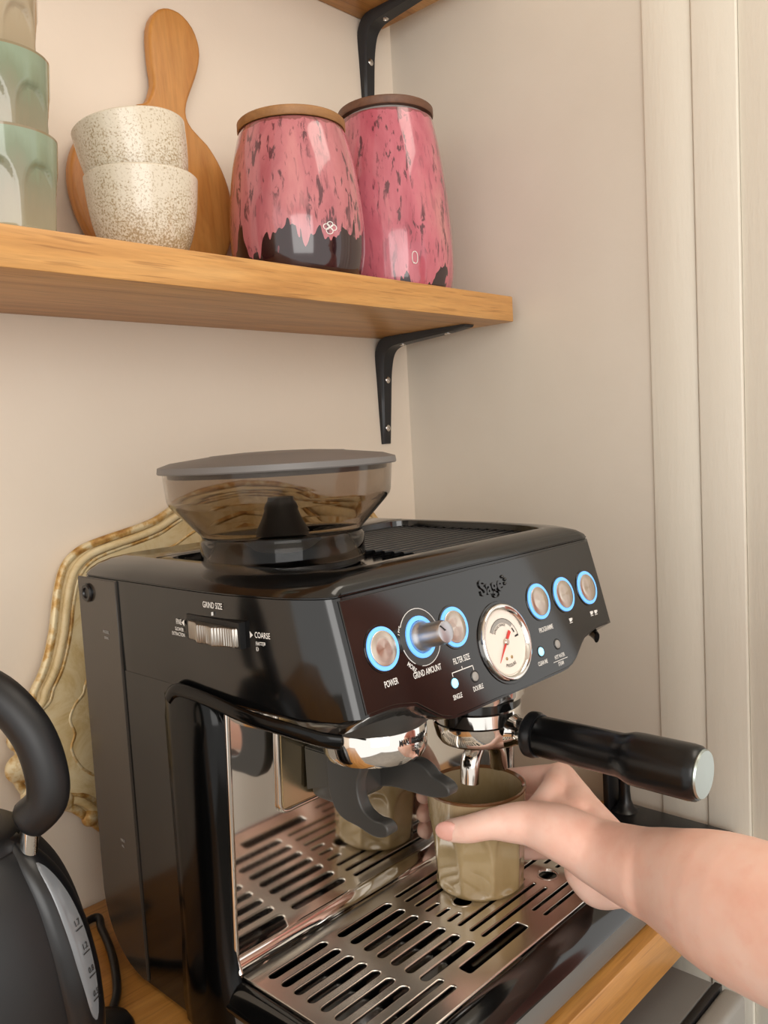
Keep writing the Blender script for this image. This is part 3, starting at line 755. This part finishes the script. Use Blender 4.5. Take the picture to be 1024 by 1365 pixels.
for x, y in ((.0155, .0048), (.0180, .0024), (.0165, -.0004)):
    t = bmesh.new(); bmesh.ops.create_uvsphere(t, u_segments=12, v_segments=8, radius=.0013)
    for v in t.verts: v.co = PM(.1716, .0178, .0018) @ (v.co + Vector((x, y, 0)))
    join(bm, t)
obj('logo_dot', bm, 'black_gloss', mac, 60)
# ---- side grind-size wheel and print
bm = bmesh.new(); xprism(bm, [(.0570, .2825), (.1140, .2825), (.1140, .2990), (.0570, .2990)], -.0009, .006); obj('wheel_slot', bm, 'slot_dark', mac, 0)
bm = bmesh.new(); n = 1080
def wr(a): return .0572 - .0020 * abs(math.cos(a * 11)) + .00022 * math.sin(a * 180)
rg = []
for z, o_ in ((.2832, -.0014), (.2836, -.0004), (.2842, 0), (.2945, 0), (.2952, -.0004), (.2956, -.0014)):
    rg.append([Vector((.0486 + (wr(2 * PI * i / n) + o_) * math.cos(2 * PI * i / n), .0850 + (wr(2 * PI * i / n) + o_) * math.sin(2 * PI * i / n), z)) for i in range(n)])
loft(bm, rg)
gwl = bmesh.ops.bisect_plane(bm, geom=bm.verts[:] + bm.edges[:] + bm.faces[:], plane_co=(-.0005, 0, 0), plane_no=(1, 0, 0), clear_outer=True)
wl = obj('grind_size_wheel', bm, 'wheel', mac, 30); wl['label'] = 'ribbed silver grind size wheel'
SIDE = [(-.0195, .0265), (0, .0185), (.0103, .0150), (.02, .0120), (.03, .0090), (.05, .0051), (.075, .0016), (.1, 0), (.3, 0)]
def stext(body, y, z, size, sq=.66, align='CENTER', mt_='white_ink'):
    def bend(c):
        yy = y - c.x; return Vector((pl(yy, SIDE) - .0009, yy, z + c.y))
    obj('lettering', text_mesh(body, size, Matrix.Identity(4), sq, 0, .00003, align, bend), mt_, mac, 0)
stext('GRIND SIZE', .0850, .3070, .0056); stext('FINE', .1235, .2925, .0050); stext('SLOWER', .1235, .2875, .0034, .75); stext('EXTRACTION', .1250, .2840, .0034, .72)
stext('COARSE', .0490, .2915, .0052, .62, 'LEFT'); stext('FASTER', .0485, .2862, .0034, .7, 'LEFT'); stext('EXTRACTION', .0485, .2828, .0034, .68, 'LEFT')
def tri(y, z, s, d):
    bm = bmesh.new(); bm.faces.new([bm.verts.new((pl(y, SIDE) - .0010, y + a * s * d, z + b * s)) for a, b in ((1, 0), (-.4, 1), (-.4, -1))]); obj('printed_arrow', bm, 'white_ink', mac, 0)
tri(.1178, .2925, .0022, 1); tri(.0520, .2915, .0022, -1)
bm = bmesh.new(); box(bm, (-.0009, .0847, .3008), (.0002, .0853, .3030)); obj('printed_line', bm, 'white_ink', mac, 0)
# ---- top: cup warming grill
bm = bmesh.new()
for i in range(17):
    y = .034 + i * .0100
    t = bmesh.new(); tube(t, [(.158, y, .3192), (.3010, y, .3192)], (.0022), 6); join(bm, t)
g = obj('warming_grill', bm, 'black_satin', mac, 60); g['kind'] = 'stuff'
bm = bmesh.new(); box(bm, (.100, .2025, .3262), (.170, .2030, .3266)); xprism(bm, [(.2025, .3262), (.2033, .3262), (.2033, .32655), (.2025, .32655)], .034, .31); obj('tank_lid_seam', bm, 'slot_dark', mac, 0)
# ---- group head
hx, hy = .212, .042
bm = bmesh.new(); lathe(bm, [(0, .232), (.0375, .232), (.0385, .2275), (.0385, .2060), (.0375, .2030), (.0345, .2020), (0, .2020)], 64, T(hx, hy, 0)); obj('group_head', bm, 'chrome', mac, 40)
bm = bmesh.new(); lathe(bm, [(0, .2018), (.0340, .2018), (.0340, .1955), (0, .1955)], 64, T(hx, hy, 0)); obj('group_gasket', bm, 'black_gloss', mac, 40)
# ---- tray
def rr_ring(x0, x1, y0, y1, r, z): return [Vector((x, y, z)) for x, y in rrect(x0, x1, y0, y1, r, 5)]
bm = bmesh.new(); loft(bm, [rr_ring(.002, .340, -.0520, .15, .012, .0045), rr_ring(.0, .342, -.0535, .15, .012, .008), rr_ring(.0, .342, -.0535, .15, .012, .0275)]); tb = obj('tray_base', bm, 'grey_paint', mac, 40); tb['label'] = 'grey lower front of the drip tray'
bm = bmesh.new()
R1 = [rr_ring(-.001, .343, -.0545, .15, .013, .0275), rr_ring(-.0028, .3448, -.0578, .15, .015, .0300), rr_ring(-.0028, .3448, -.0572, .15, .015, .0330), rr_ring(.001, .341, -.0495, .148, .014, .0405), rr_ring(.0045, .3375, -.0425, .146, .013, .0452), rr_ring(.0085, .3335, -.0375, .104, .006, .0462), rr_ring(.0100, .332, -.0362, .1035, .005, .0460), rr_ring(.0105, .3315, -.0358, .1030, .005, .034)]
loft(bm, R1); obj('drip_tray', bm, 'black_gloss', mac, 50)
sl = []
for y in (81.0, 67.5, 54.5, 41.5, 28.5, 15.5, 2.5): sl.append((20.5, 74.5, y, 4.3))
for y in (-11.0, -21.5): sl.append((20.5, 94, y, 3.0))
for y in (79, 65.5, 52, 39, 25.7, 12.5, -1): sl.append((83, 140, y, 4.3))
for y in (81.8, 71.5, 61): sl.append((147.5, 322, y, 2.5))
for y in (50.2, 39.3, 28.8): sl.append((147, 163.5, y, 2.5)); sl.append((192, 322, y, 2.5))
for y in (19.2, 8.2, -2.4): sl.append((147.5, 233, y, 2.4)); sl.append((262, 322, y, 2.4))
for y in (-12.0, -22.0): sl.append((197.5, 322, y, 2.3))
lps = [rrect(.0113, .3307, -.0347, .0990, .004)]
for x0, x1, y, r in sl: lps.append(stadium(x0 / 1000, x1 / 1000, y / 1000, r / 1000))
lps += [circ(.1765, .0375, .0078), circ(.2490, .0072, .0078), rrect(.1085, .1800, -.0225, -.0103, .003)]
pt_ = obj('tray_plate', curve_plate(lps, .0006, T(0, 0, .0472), .0009, 2), 'tray', mac, 40); pt_['label'] = 'slotted steel tray grid'
for cx, cy in ((.1765, .0375), (.2490, .0072)):
    bm = bmesh.new(); n = 36; q = [(.0076, .0468), (.0092, .0474), (.0090, .0486), (.0080, .0488), (.0074, .0478)]
    rg = [[Vector((cx + r * math.cos(2 * PI * i / n), cy + r * math.sin(2 * PI * i / n), z)) for r, z in q] for i in range(n)]; rg.append(rg[0]); loft(bm, rg, False, False)
    bmesh.ops.remove_doubles(bm, verts=bm.verts, dist=1e-7); obj('drain_rim', bm, 'steel', mac, 60)
bm = bmesh.new(); box(bm, (.138, -.0185, .036), (.146, -.0145, .0395), .0005); obj('float_tab', bm, 'grey_plastic', mac)
for x, y in ((.03, -.03), (.31, -.03), (.03, .21), (.31, .21)):
    bm = bmesh.new(); lathe(bm, [(0, 0), (.012, 0), (.012, .0055), (0, .0055)], 20, T(x, y, 0)); obj('foot', bm, 'rubber', mac)

# ---- hopper (lifts off, but is locked into the machine)
ox, oy = .0945, .1255
bm = bmesh.new()
lathe(bm, [(.0570, .3195), (.0602, .3195), (.0606, .3230), (.0606, .3385), (.0590, .3405), (.0596, .3435), (.0625, .3465), (.0795, .3645), (.0815, .3675), (.0822, .3700), (.0840, .3895), (.0822, .3895), (.0804, .3702), (.0797, .3682), (.0778, .3655), (.0610, .3478), (.0578, .3440), (.0578, .3235)], 96, T(ox, oy, 0))
bm.faces.ensure_lookup_table()
bmesh.ops.delete(bm, geom=[f for f in bm.faces if len(f.verts) > 8], context='FACES_ONLY')
hp = obj('hopper', bm, 'smoke', mac, 50); hp['label'] = 'smoked transparent bean hopper'
# close the loop at the foot of the wall
bm = bmesh.new(); lathe(bm, [(0, .3175), (.0568, .3175), (.0560, .3225), (.0300, .3260), (.0240, .3400), (.012, .3440), (0, .3440)], 64, T(ox, oy, 0)); obj('hopper_base', bm, 'black_satin', mac, 40)
bm = bmesh.new(); lathe(bm, [(0, .3435), (.0200, .3435), (.0150, .3520), (.0100, .3640), (.0095, .3670), (0, .3670)], 24, T(ox, oy, 0)); obj('hopper_spindle', bm, 'grey_plastic', mac, 40)
bm = bmesh.new(); lathe(bm, [(0, .3858), (.0800, .3858), (.0805, .3893), (.0868, .3893), (.0874, .3902), (.0868, .3940), (.0780, .3968), (.0500, .4000), (.0490, .4004), (.0250, .4018), (0, .4022)], 96, T(ox, oy, 0)); hl = obj('hopper_lid', bm, 'lid_grey', mac, 30); hl['label'] = 'grey plastic hopper lid'

# ================================================================== portafilter (locks into the group, lifts away)
pf = thing('portafilter', 'chrome portafilter with a thick black handle locked under the machine', 'portafilter', (hx, hy, .165))
bm = bmesh.new(); lathe(bm, [(0, .1953), (.0335, .1953), (.0345, .1940), (.0348, .1845), (.0358, .1835), (.0356, .1800), (.0338, .1720), (.0310, .1675), (.0200, .1660), (0, .1660)], 64, T(hx, hy, 0)); obj('basket_ring', bm, 'chrome', pf, 35)
hd = (Vector((.2145, -.135, .1785)) - Vector((hx, hy, .1795))).normalized()
up = Vector((0, 0, 1)); sd = hd.cross(up).normalized(); up2 = sd.cross(hd).normalized()
def HM(d, dz=0): return frame(Vector((hx, hy, .1795)) + hd * d + up2 * dz, sd, up2, hd)
bm = bmesh.new(); lathe(bm, [(.0165, 0), (.0135, .008), (.0105, .014), (.0105, .019), (.0130, .026)], 32, HM(.024)); obj('neck', bm, 'chrome', pf, 60)
bm = bmesh.new(); lathe(bm, [(0, 0), (.0155, 0), (.0170, .0015), (.0172, .006), (.0160, .008), (.0160, .0095), (0, .0095)], 40, HM(.0475)); obj('handle_collar', bm, 'black_satin', pf, 40)
bm = bmesh.new()
hp_ = [(0, 0), (.0142, 0), (.0150, .002), (.0152, .040), (.0152, .064), (.0153, .0680), (.0168, .0730), (.0177, .0760), (.0181, .082), (.0183, .117), (.0178, .1215), (.0165, .1235), (0, .1235)]
lathe(bm, hp_, 48, HM(.0555), lambda r, z, a: r * (1.0 if math.sin(a) > -.2 else 1.0 + .03 * (z > .07))); obj('handle', bm, 'handle_black', pf, 40)
bm = bmesh.new(); n = 48
lathe(bm, [(0, 0), (.0160, 0), (.0162, .001), (.0154, .0022), (0, .0026)], 48, HM(.179)); obj('end_cap', bm, 'cap', pf, 40)
for q in ([(hx - .002, hy - .002, .1665), (hx - .010, hy - .003, .1610), (hx - .0175, hy - .004, .152), (hx - .0195, hy - .004, .1370)], [(hx + .002, hy - .002, .1665), (hx + .010, hy - .003, .1610), (hx + .0175, hy - .004, .152), (hx + .0195, hy - .004, .1370)]):
    bm = bmesh.new(); q = smooth_path(q, 6); tube(bm, q, [(.0078, .0062)] * len(q), 18); obj('spout', bm, 'steel', pf, 60)
# ================================================================== steam wand on the right of the machine
# ================================================================== black stand by the right wall
st = thing('paper_towel_stand', 'black metal stand with upright post beside the right wall', 'stand', (.462, .04, 0))
bm = bmesh.new(); box(bm, (.436, -.052, .0), (.4885, .078, .009), .003, 3); obj('base', bm, 'black_satin', st)
bm = bmesh.new(); lathe(bm, [(0, .0088), (.014, .0088), (.0095, .0125), (.0065, .020), (.0058, .030), (.0058, .056), (0, .056)], 28, T(.470, .056, 0)); obj('post', bm, 'black_satin', st, 50)
bm = bmesh.new(); box(bm, (.4550, .066, .0088), (.4860, .073, .058), .002); obj('upright', bm, 'black_matte', st)

# ================================================================== kettle
KX, KY = -.142, .155; KA = math.radians(-52)
kt = thing('kettle', 'matt black dome kettle with an arched handle beside the coffee machine', 'kettle', (KX, KY, 0))
ka = Vector((math.cos(KA), math.sin(KA), 0)); ks = Vector((-ka.y, ka.x, 0))
def kp(r, z, s=0.0): return Vector((KX, KY, z)) + ka * r + ks * s
bm = bmesh.new(); lathe(bm, [(0, .0), (.072, .0), (.074, .003), (.074, .010), (.071, .014), (0, .014)], 64, T(KX, KY, 0)); obj('power_base', bm, 'black_satin', kt)
kprof = [(.0690, .0155), (.0700, .02), (.0710, .045), (.0715, .075), (.0695, .105), (.0650, .133), (.0570, .158), (.0465, .176), (.0400, .184)]
def kr(z): return pl(z, [(b, a) for a, b in kprof])
bm = bmesh.new(); q = smooth_path([Vector((r, z, 0)) for r, z in kprof], 5); lathe(bm, [(0, .0150)] + [(p.x, p.y) for p in q] + [(0, .1845)], 72, T(KX, KY, 0)); obj('body', bm, 'black_matte', kt, 60)
bm = bmesh.new(); lathe(bm, [(0, .184), (.0400, .184), (.0395, .188), (.033, .1925), (.018, .1955), (0, .196)], 56, T(KX, KY, 0)); obj('lid', bm, 'black_matte', kt, 50)
bm = bmesh.new(); lathe(bm, [(0, .1955), (.013, .1955), (.0165, .202), (.017, .209), (.014, .2115), (0, .212)], 40, T(KX, KY, 0)); kn2 = obj('lid_knob', bm, 'brass', kt, 50); kn2['label'] = 'pale brass lid knob'
bm = bmesh.new(); q = smooth_path([kp(.0465, .1990), kp(.0590, .2110), kp(.0600, .2300), kp(.0525, .2530), kp(.0345, .2740), kp(.010, .2840), kp(-.016, .2830), kp(-.040, .2690), kp(-.056, .2450), kp(-.0605, .2170), kp(-.0555, .1980)], 6)
n_ = len(q); tube(bm, q, [(.0118 * (0.9 if i in (0, n_ - 1) else 1), .0118 * (0.9 if i in (0, n_ - 1) else 1)) for i in range(n_)], 24); obj('handle', bm, 'black_matte', kt, 60)
bm = bmesh.new(); tube(bm, [kp(.0445, .178), kp(.0480, .200)], .0052, 18); obj('handle_pin', bm, 'chrome', kt, 60)
bm = bmesh.new(); tube(bm, [kp(-.0470, .172), kp(-.0550, .2)], .0052, 18); obj('handle_pin', bm, 'chrome', kt, 60)
# spine that carries the water window
SPZ = [(.022, .002, .0005), (.030, .006, .003), (.048, .012, .0065), (.075, .0165, .009), (.105, .0180, .0095), (.133, .0175, .009), (.155, .0155, .0085), (.172, .0125, .0075), (.183, .008, .006), (.190, .003, .001)]
KS = [(b_, a_) for a_, b_ in kprof] + [(.192, .033)]
def soft(z, tab, h=.008): return sum(pl(z + d_ * h, tab) for d_ in (-1, -.5, 0, .5, 1)) / 5
def sw(z): return soft(z, [(a_, b_) for a_, b_, c_ in SPZ])
def so(z): return soft(z, [(a_, c_) for a_, b_, c_ in SPZ])
def kr2(z): return soft(z, KS)
bm = bmesh.new(); rings = []
for i in range(41):
    z = lerp(.022, .190, i / 40); w_ = sw(z); o_ = so(z); row = []
    for k in range(17):
        a = -PI / 2 + PI * k / 16; s_ = w_ * math.sin(a); base = math.sqrt(max(kr2(z) ** 2 - s_ * s_, 1e-6)); row.append(kp(base - .003 + (o_ + .003) * max(math.cos(a), 0) ** .6, z, s_))
    row.append(kp(kr2(z) - .014, z)); rings.append(row)
loft(bm, rings); obj('spine', bm, 'black_satin', kt, 60)
def spine_pt(z, s_, lift):
    w_ = sw(z); o_ = so(z); a = math.asin(max(-.99, min(.99, s_ / w_))); base = math.sqrt(kr2(z) ** 2 - s_ * s_)
    return kp(base - .003 + (o_ + .003) * math.cos(a) ** .6 + lift, z, s_)
bm = bmesh.new(); rings = []
for i in range(33):
    t = i / 32; z = lerp(.176, .082, t); hw_ = .0062 * math.sin(PI * min(max(t, .0), 1)) ** .55 + .0003; c_ = lerp(-.0045, -.0055, t)
    row = [spine_pt(z, c_ + hw_ * u, .0008 if abs(u) < .99 else -.0006) for u in (-1, -.92, -.5, 0, .5, .92, 1)] + [spine_pt(z, c_, -.004)]
    rings.append(row)
loft(bm, rings); kw = obj('water_window', bm, 'window_grey', kt, 60); kw['label'] = 'grey translucent water window'
for i, z in enumerate((.138, .124, .110, .096)):
    o0 = spine_pt(z, -.0040, .0012); ex = (spine_pt(z, -.002, .0012) - spine_pt(z, -.006, .0012)).normalized(); ey = (spine_pt(z + .003, -.0040, .0012) - spine_pt(z - .003, -.0040, .0012)).normalized()
    mm = frame(o0, ex, ey, ex.cross(ey).normalized())
    obj('lettering', text_mesh(('1.7', '1.2', '0.8', '0.5')[i], .0050, mm @ T(0, .0016, 0), .8, .00005, .00004), 'black_ink', kt, 0)
    bm = box(bmesh.new(), (-.003, -.0022, 0), (.003, -.0017, .0003)); bm.transform(mm); obj('level_mark', bm, 'black_ink', kt, 0)
# cord: from the base round behind, over the worktop
cd_pts = [onplane(122, 1222, 2, .006), onplane(136, 1240, 2, .004), onplane(150, 1275, 2, .004), onplane(156, 1320, 2, .004), onplane(148, 1352, 2, .0045)]
cpath = [Vector((-.045, .335, .0042)), Vector((-.055, .30, .0042))] + [Vector((p.x, p.y, .0042)) for p in cd_pts[:]]
bm = bmesh.new(); tube(bm, smooth_path(cpath, 8), .0034, 10); cb = obj('power_cord', bm, 'black_satin', kt, 60)
e_ = cpath[-1]
bm = bmesh.new(); lathe(bm, [(0, .0006), (.021, .0006), (.022, .003), (.019, .0085), (.010, .011), (0, .0115)], 32, T(e_.x - .012, e_.y - .010, 0)); obj('cord_outlet', bm, 'black_satin', kt, 50)

pe = thing('person', 'bare forearm and hand reaching in from the right, thumb and fingers round the olive tumbler', 'person', (.42, -.56, -.9))
def capsule(bm, pts, rad, n=20, ups=Vector((0, 0, 1)), sub=5):
    pts = [Vector(p) for p in pts]
    rad = [(r if isinstance(r, (tuple, list)) else (r, r)) for r in rad]
    if len(pts) > 2:
        P_ = smooth_path(pts, sub); ra = interp([r[0] for r in rad], sub); rb = interp([r[1] for r in rad], sub)
    else:
        P_ = [pts[0].lerp(pts[1], t / 4) for t in range(5)]; ra = [lerp(rad[0][0], rad[1][0], t / 4) for t in range(5)]; rb = [lerp(rad[0][1], rad[1][1], t / 4) for t in range(5)]
    d0 = (P_[0] - P_[1]).normalized(); d1 = (P_[-1] - P_[-2]).normalized()
    a, b, A, B = [], [], [], []
    for k in (5, 4, 3, 2, 1):
        s = math.sin(PI / 2 * k / 5.3); c = math.cos(PI / 2 * k / 5.3)
        a.append(P_[0] + d0 * ra[0] * s); A.append((ra[0] * c, rb[0] * c))
    for k in (1, 2, 3, 4, 5):
        s = math.sin(PI / 2 * k / 5.3); c = math.cos(PI / 2 * k / 5.3)
        b.append(P_[-1] + d1 * ra[-1] * s); B.append((ra[-1] * c, rb[-1] * c))
    t = bmesh.new(); tube(t, a + P_ + b, A + list(zip(ra, rb)) + B, n, up=ups); join(bm, t)
def remeshed(name, bm, voxel, it, material, parent, fac=.5):
    bmesh.ops.recalc_face_normals(bm, faces=bm.faces); me = bpy.data.meshes.new('t'); bm.to_mesh(me); bm.free()
    o = bpy.data.objects.new('t', me); COL.objects.link(o)
    r = o.modifiers.new('r', 'REMESH'); r.mode = 'VOXEL'; r.voxel_size = voxel
    s = o.modifiers.new('s', 'SMOOTH'); s.factor = fac; s.iterations = it
    dg = bpy.context.evaluated_depsgraph_get(); out = bpy.data.meshes.new_from_object(o.evaluated_get(dg)); bpy.data.objects.remove(o)
    out.shade_smooth(); return obj(name, out, material, parent, 0)
bm = bmesh.new()
W = at(812, 1143, .602); F1 = at(860, 1162, .578); F2 = at(900, 1177, .555); F3 = at(995, 1217, .500); EL = W + (F3 - W).normalized() * .235
SHD = Vector((.375, -.41, .30))
capsule(bm, [at(792, 1135, .612), W, F1, F2, F3, EL], [(.0225, .020), (.0255, .021), (.0300, .024), (.0350, .029), (.0440, .038), (.0410, .038)], 28, F_)
capsule(bm, [EL, EL.lerp(SHD, .3), EL.lerp(SHD, .7), SHD], [.041, .042, .046, .05], 28)
capsule(bm, [at(750, 1108, .622), at(785, 1130, .612), at(825, 1148, .597), at(870, 1166, .574)], [.0190, .0225, .0262, .0300], 24)
TC, TM, TI, TT = at(776, 1124, .612), at(708, 1098, .626), at(652, 1099, .628), at(601, 1107, .634)
capsule(bm, [at(800, 1140, .608), TC, at(742, 1108, .618), TM, at(680, 1097, .628), TI, at(625, 1105, .630), TT], [.021, .0215, .0200, .0165, .0142, .0112, .0103, .0086], 22)
I0, M0, R0, P0 = at(747, 1038, .690), at(757, 1064, .703), at(763, 1094, .703), at(766, 1122, .692)
for K, w_, r0 in ((I0, at(806, 1122, .618), .0135), (M0, at(804, 1135, .625), .0135), (R0, at(800, 1150, .632), .0130), (P0, at(796, 1165, .636), .0130)):
    capsule(bm, [w_, w_.lerp(K, .5), K], [.0185, .0150, r0])
# flesh: thenar, web between thumb and index, heel of the hand
capsule(bm, [TM, at(722, 1074, .643), at(738, 1052, .667), I0], [.0135, .0100, .0105, .0125])
capsule(bm, [at(750, 1098, .632), at(738, 1078, .652), at(748, 1058, .672)], [.0165, .0135, .0130])
capsule(bm, [at(770, 1090, .640), at(768, 1070, .662), at(760, 1056, .680)], [.0165, .0155, .0130])
capsule(bm, [at(784, 1160, .632), at(800, 1180, .630), at(822, 1186, .615)], [.0180, .0170, .0130])
capsule(bm, [at(775, 1105, .640), at(785, 1120, .640), at(790, 1145, .636)], [.021, .021, .021])
# four fingers wrapped round the far side of the tumbler
CX, CY = .2095, .0455
def finger(K, z1, z2, z3, rr, ln, a1):
    # K knuckle, then joints on a circle round the tumbler axis
    r = .0395 + rr[1] + .0008; pts = [K]
    for ang, z in zip(a1, (z1, z2, z3)): pts.append(Vector((CX + (r) * math.cos(math.radians(ang)), CY + (r) * math.sin(math.radians(ang)), z)))
    capsule(bm, pts, rr, 18)
for K, zs, rr, an in ((I0, (.112, .104, .098), (.0125, .0098, .0088, .0075), (10, 52, 80)),
                      (M0, (.0935, .086, .080), (.0125, .0098, .0088, .0075), (4, 48, 78)),
                      (R0, (.0740, .068, .063), (.0120, .0092, .0083, .0072), (0, 44, 74)),
                      (P0, (.0580, .0600, .0585), (.0110, .0080, .0072, .0064), (-14, 24, 52))):
    finger(K, zs[0], zs[1], zs[2], rr, 0, an)
remeshed('arm_and_hand', bm, .0016, 12, 'skin', pe)
# thumbnail
bm = bmesh.new(); bmesh.ops.create_uvsphere(bm, u_segments=20, v_segments=14, radius=1)
c_ = TT - F_ * .0058 - R_ * .0030 - D_ * .0018
mm = frame(c_, (R_ * .95 - F_ * .25).normalized() * .0092, (D_).normalized() * .0072, (-F_ * .95 - R_ * .25).normalized() * .0030)
bm.transform(mm); obj('fingernail', bm, 'nail', pe, 0)
# clothing, head and legs (outside the frame, mirrored in the glossy panel)
bm = bmesh.new(); TCN = Vector((.44, -.585, .0))
capsule(bm, [Vector((.61, -.60, -.30)), Vector((.59, -.59, .05)), Vector((.56, -.575, .22)), Vector((.53, -.57, .37))], [(.15, .11), (.145, .105), (.165, .115), (.13, .09)], 28, Vector((1, 0, 0)))
capsule(bm, [SHD + Vector((.01, -.02, .02)), Vector((.50, -.575, .40)), Vector((.55, -.755, .34))], [.062, .062, .06], 24)
capsule(bm, [SHD + Vector((.01, -.02, .01)), EL.lerp(SHD, .55)], [.066, .062], 24)
capsule(bm, [Vector((.55, -.755, .34)), Vector((.56, -.80, .16))], [.062, .056], 24)
remeshed('shirt', bm, .012, 6, 'shirt', pe)
bm = bmesh.new()
for s in (-1, 1): capsule(bm, [Vector((.565, -.62 + s * .06, -.12)), Vector((.53, -.62 + s * .085, -.48)), Vector((.57, -.62 + s * .09, -.80))], [.095, .068, .05], 20)
remeshed('trousers', bm, .012, 4, 'trousers', pe)
bm = bmesh.new()
for s in (-1, 1): capsule(bm, [Vector((.60, -.62 + s * .09, -.862)), Vector((.47, -.62 + s * .10, -.866))], [(.042, .034), (.040, .028)], 16)
remeshed('shoes', bm, .01, 3, 'black_matte', pe)
bm = bmesh.new(); HC = Vector((.455, -.575, .585))
capsule(bm, [Vector((.50, -.58, .40)), Vector((.475, -.577, .50))], [.055, .05], 20)
capsule(bm, [HC + Vector((.005, 0, .035)), HC + Vector((-.018, 0, -.045))], [(.078, .085), (.055, .06)], 24)
capsule(bm, [HC + Vector((-.085, 0, .005)), HC + Vector((-.10, 0, -.022))], [.009, .012], 12)
for s in (-1, 1):
    capsule(bm, [HC + Vector((.01, s * .076, .012)), HC + Vector((.008, s * .078, -.018))], [.012, .009], 12)
capsule(bm, [HC + Vector((-.076, -.02, -.052)), HC + Vector((-.076, .02, -.052))], [.007, .007], 12)
remeshed('head', bm, .006, 4, 'skin', pe)
bm = bmesh.new()
capsule(bm, [HC + Vector((.028, 0, .050)), HC + Vector((.045, 0, -.03)), HC + Vector((.06, 0, -.10))], [(.086, .09), (.080, .085), (.05, .06)], 24)
remeshed('hair', bm, .01, 3, 'hair', pe)
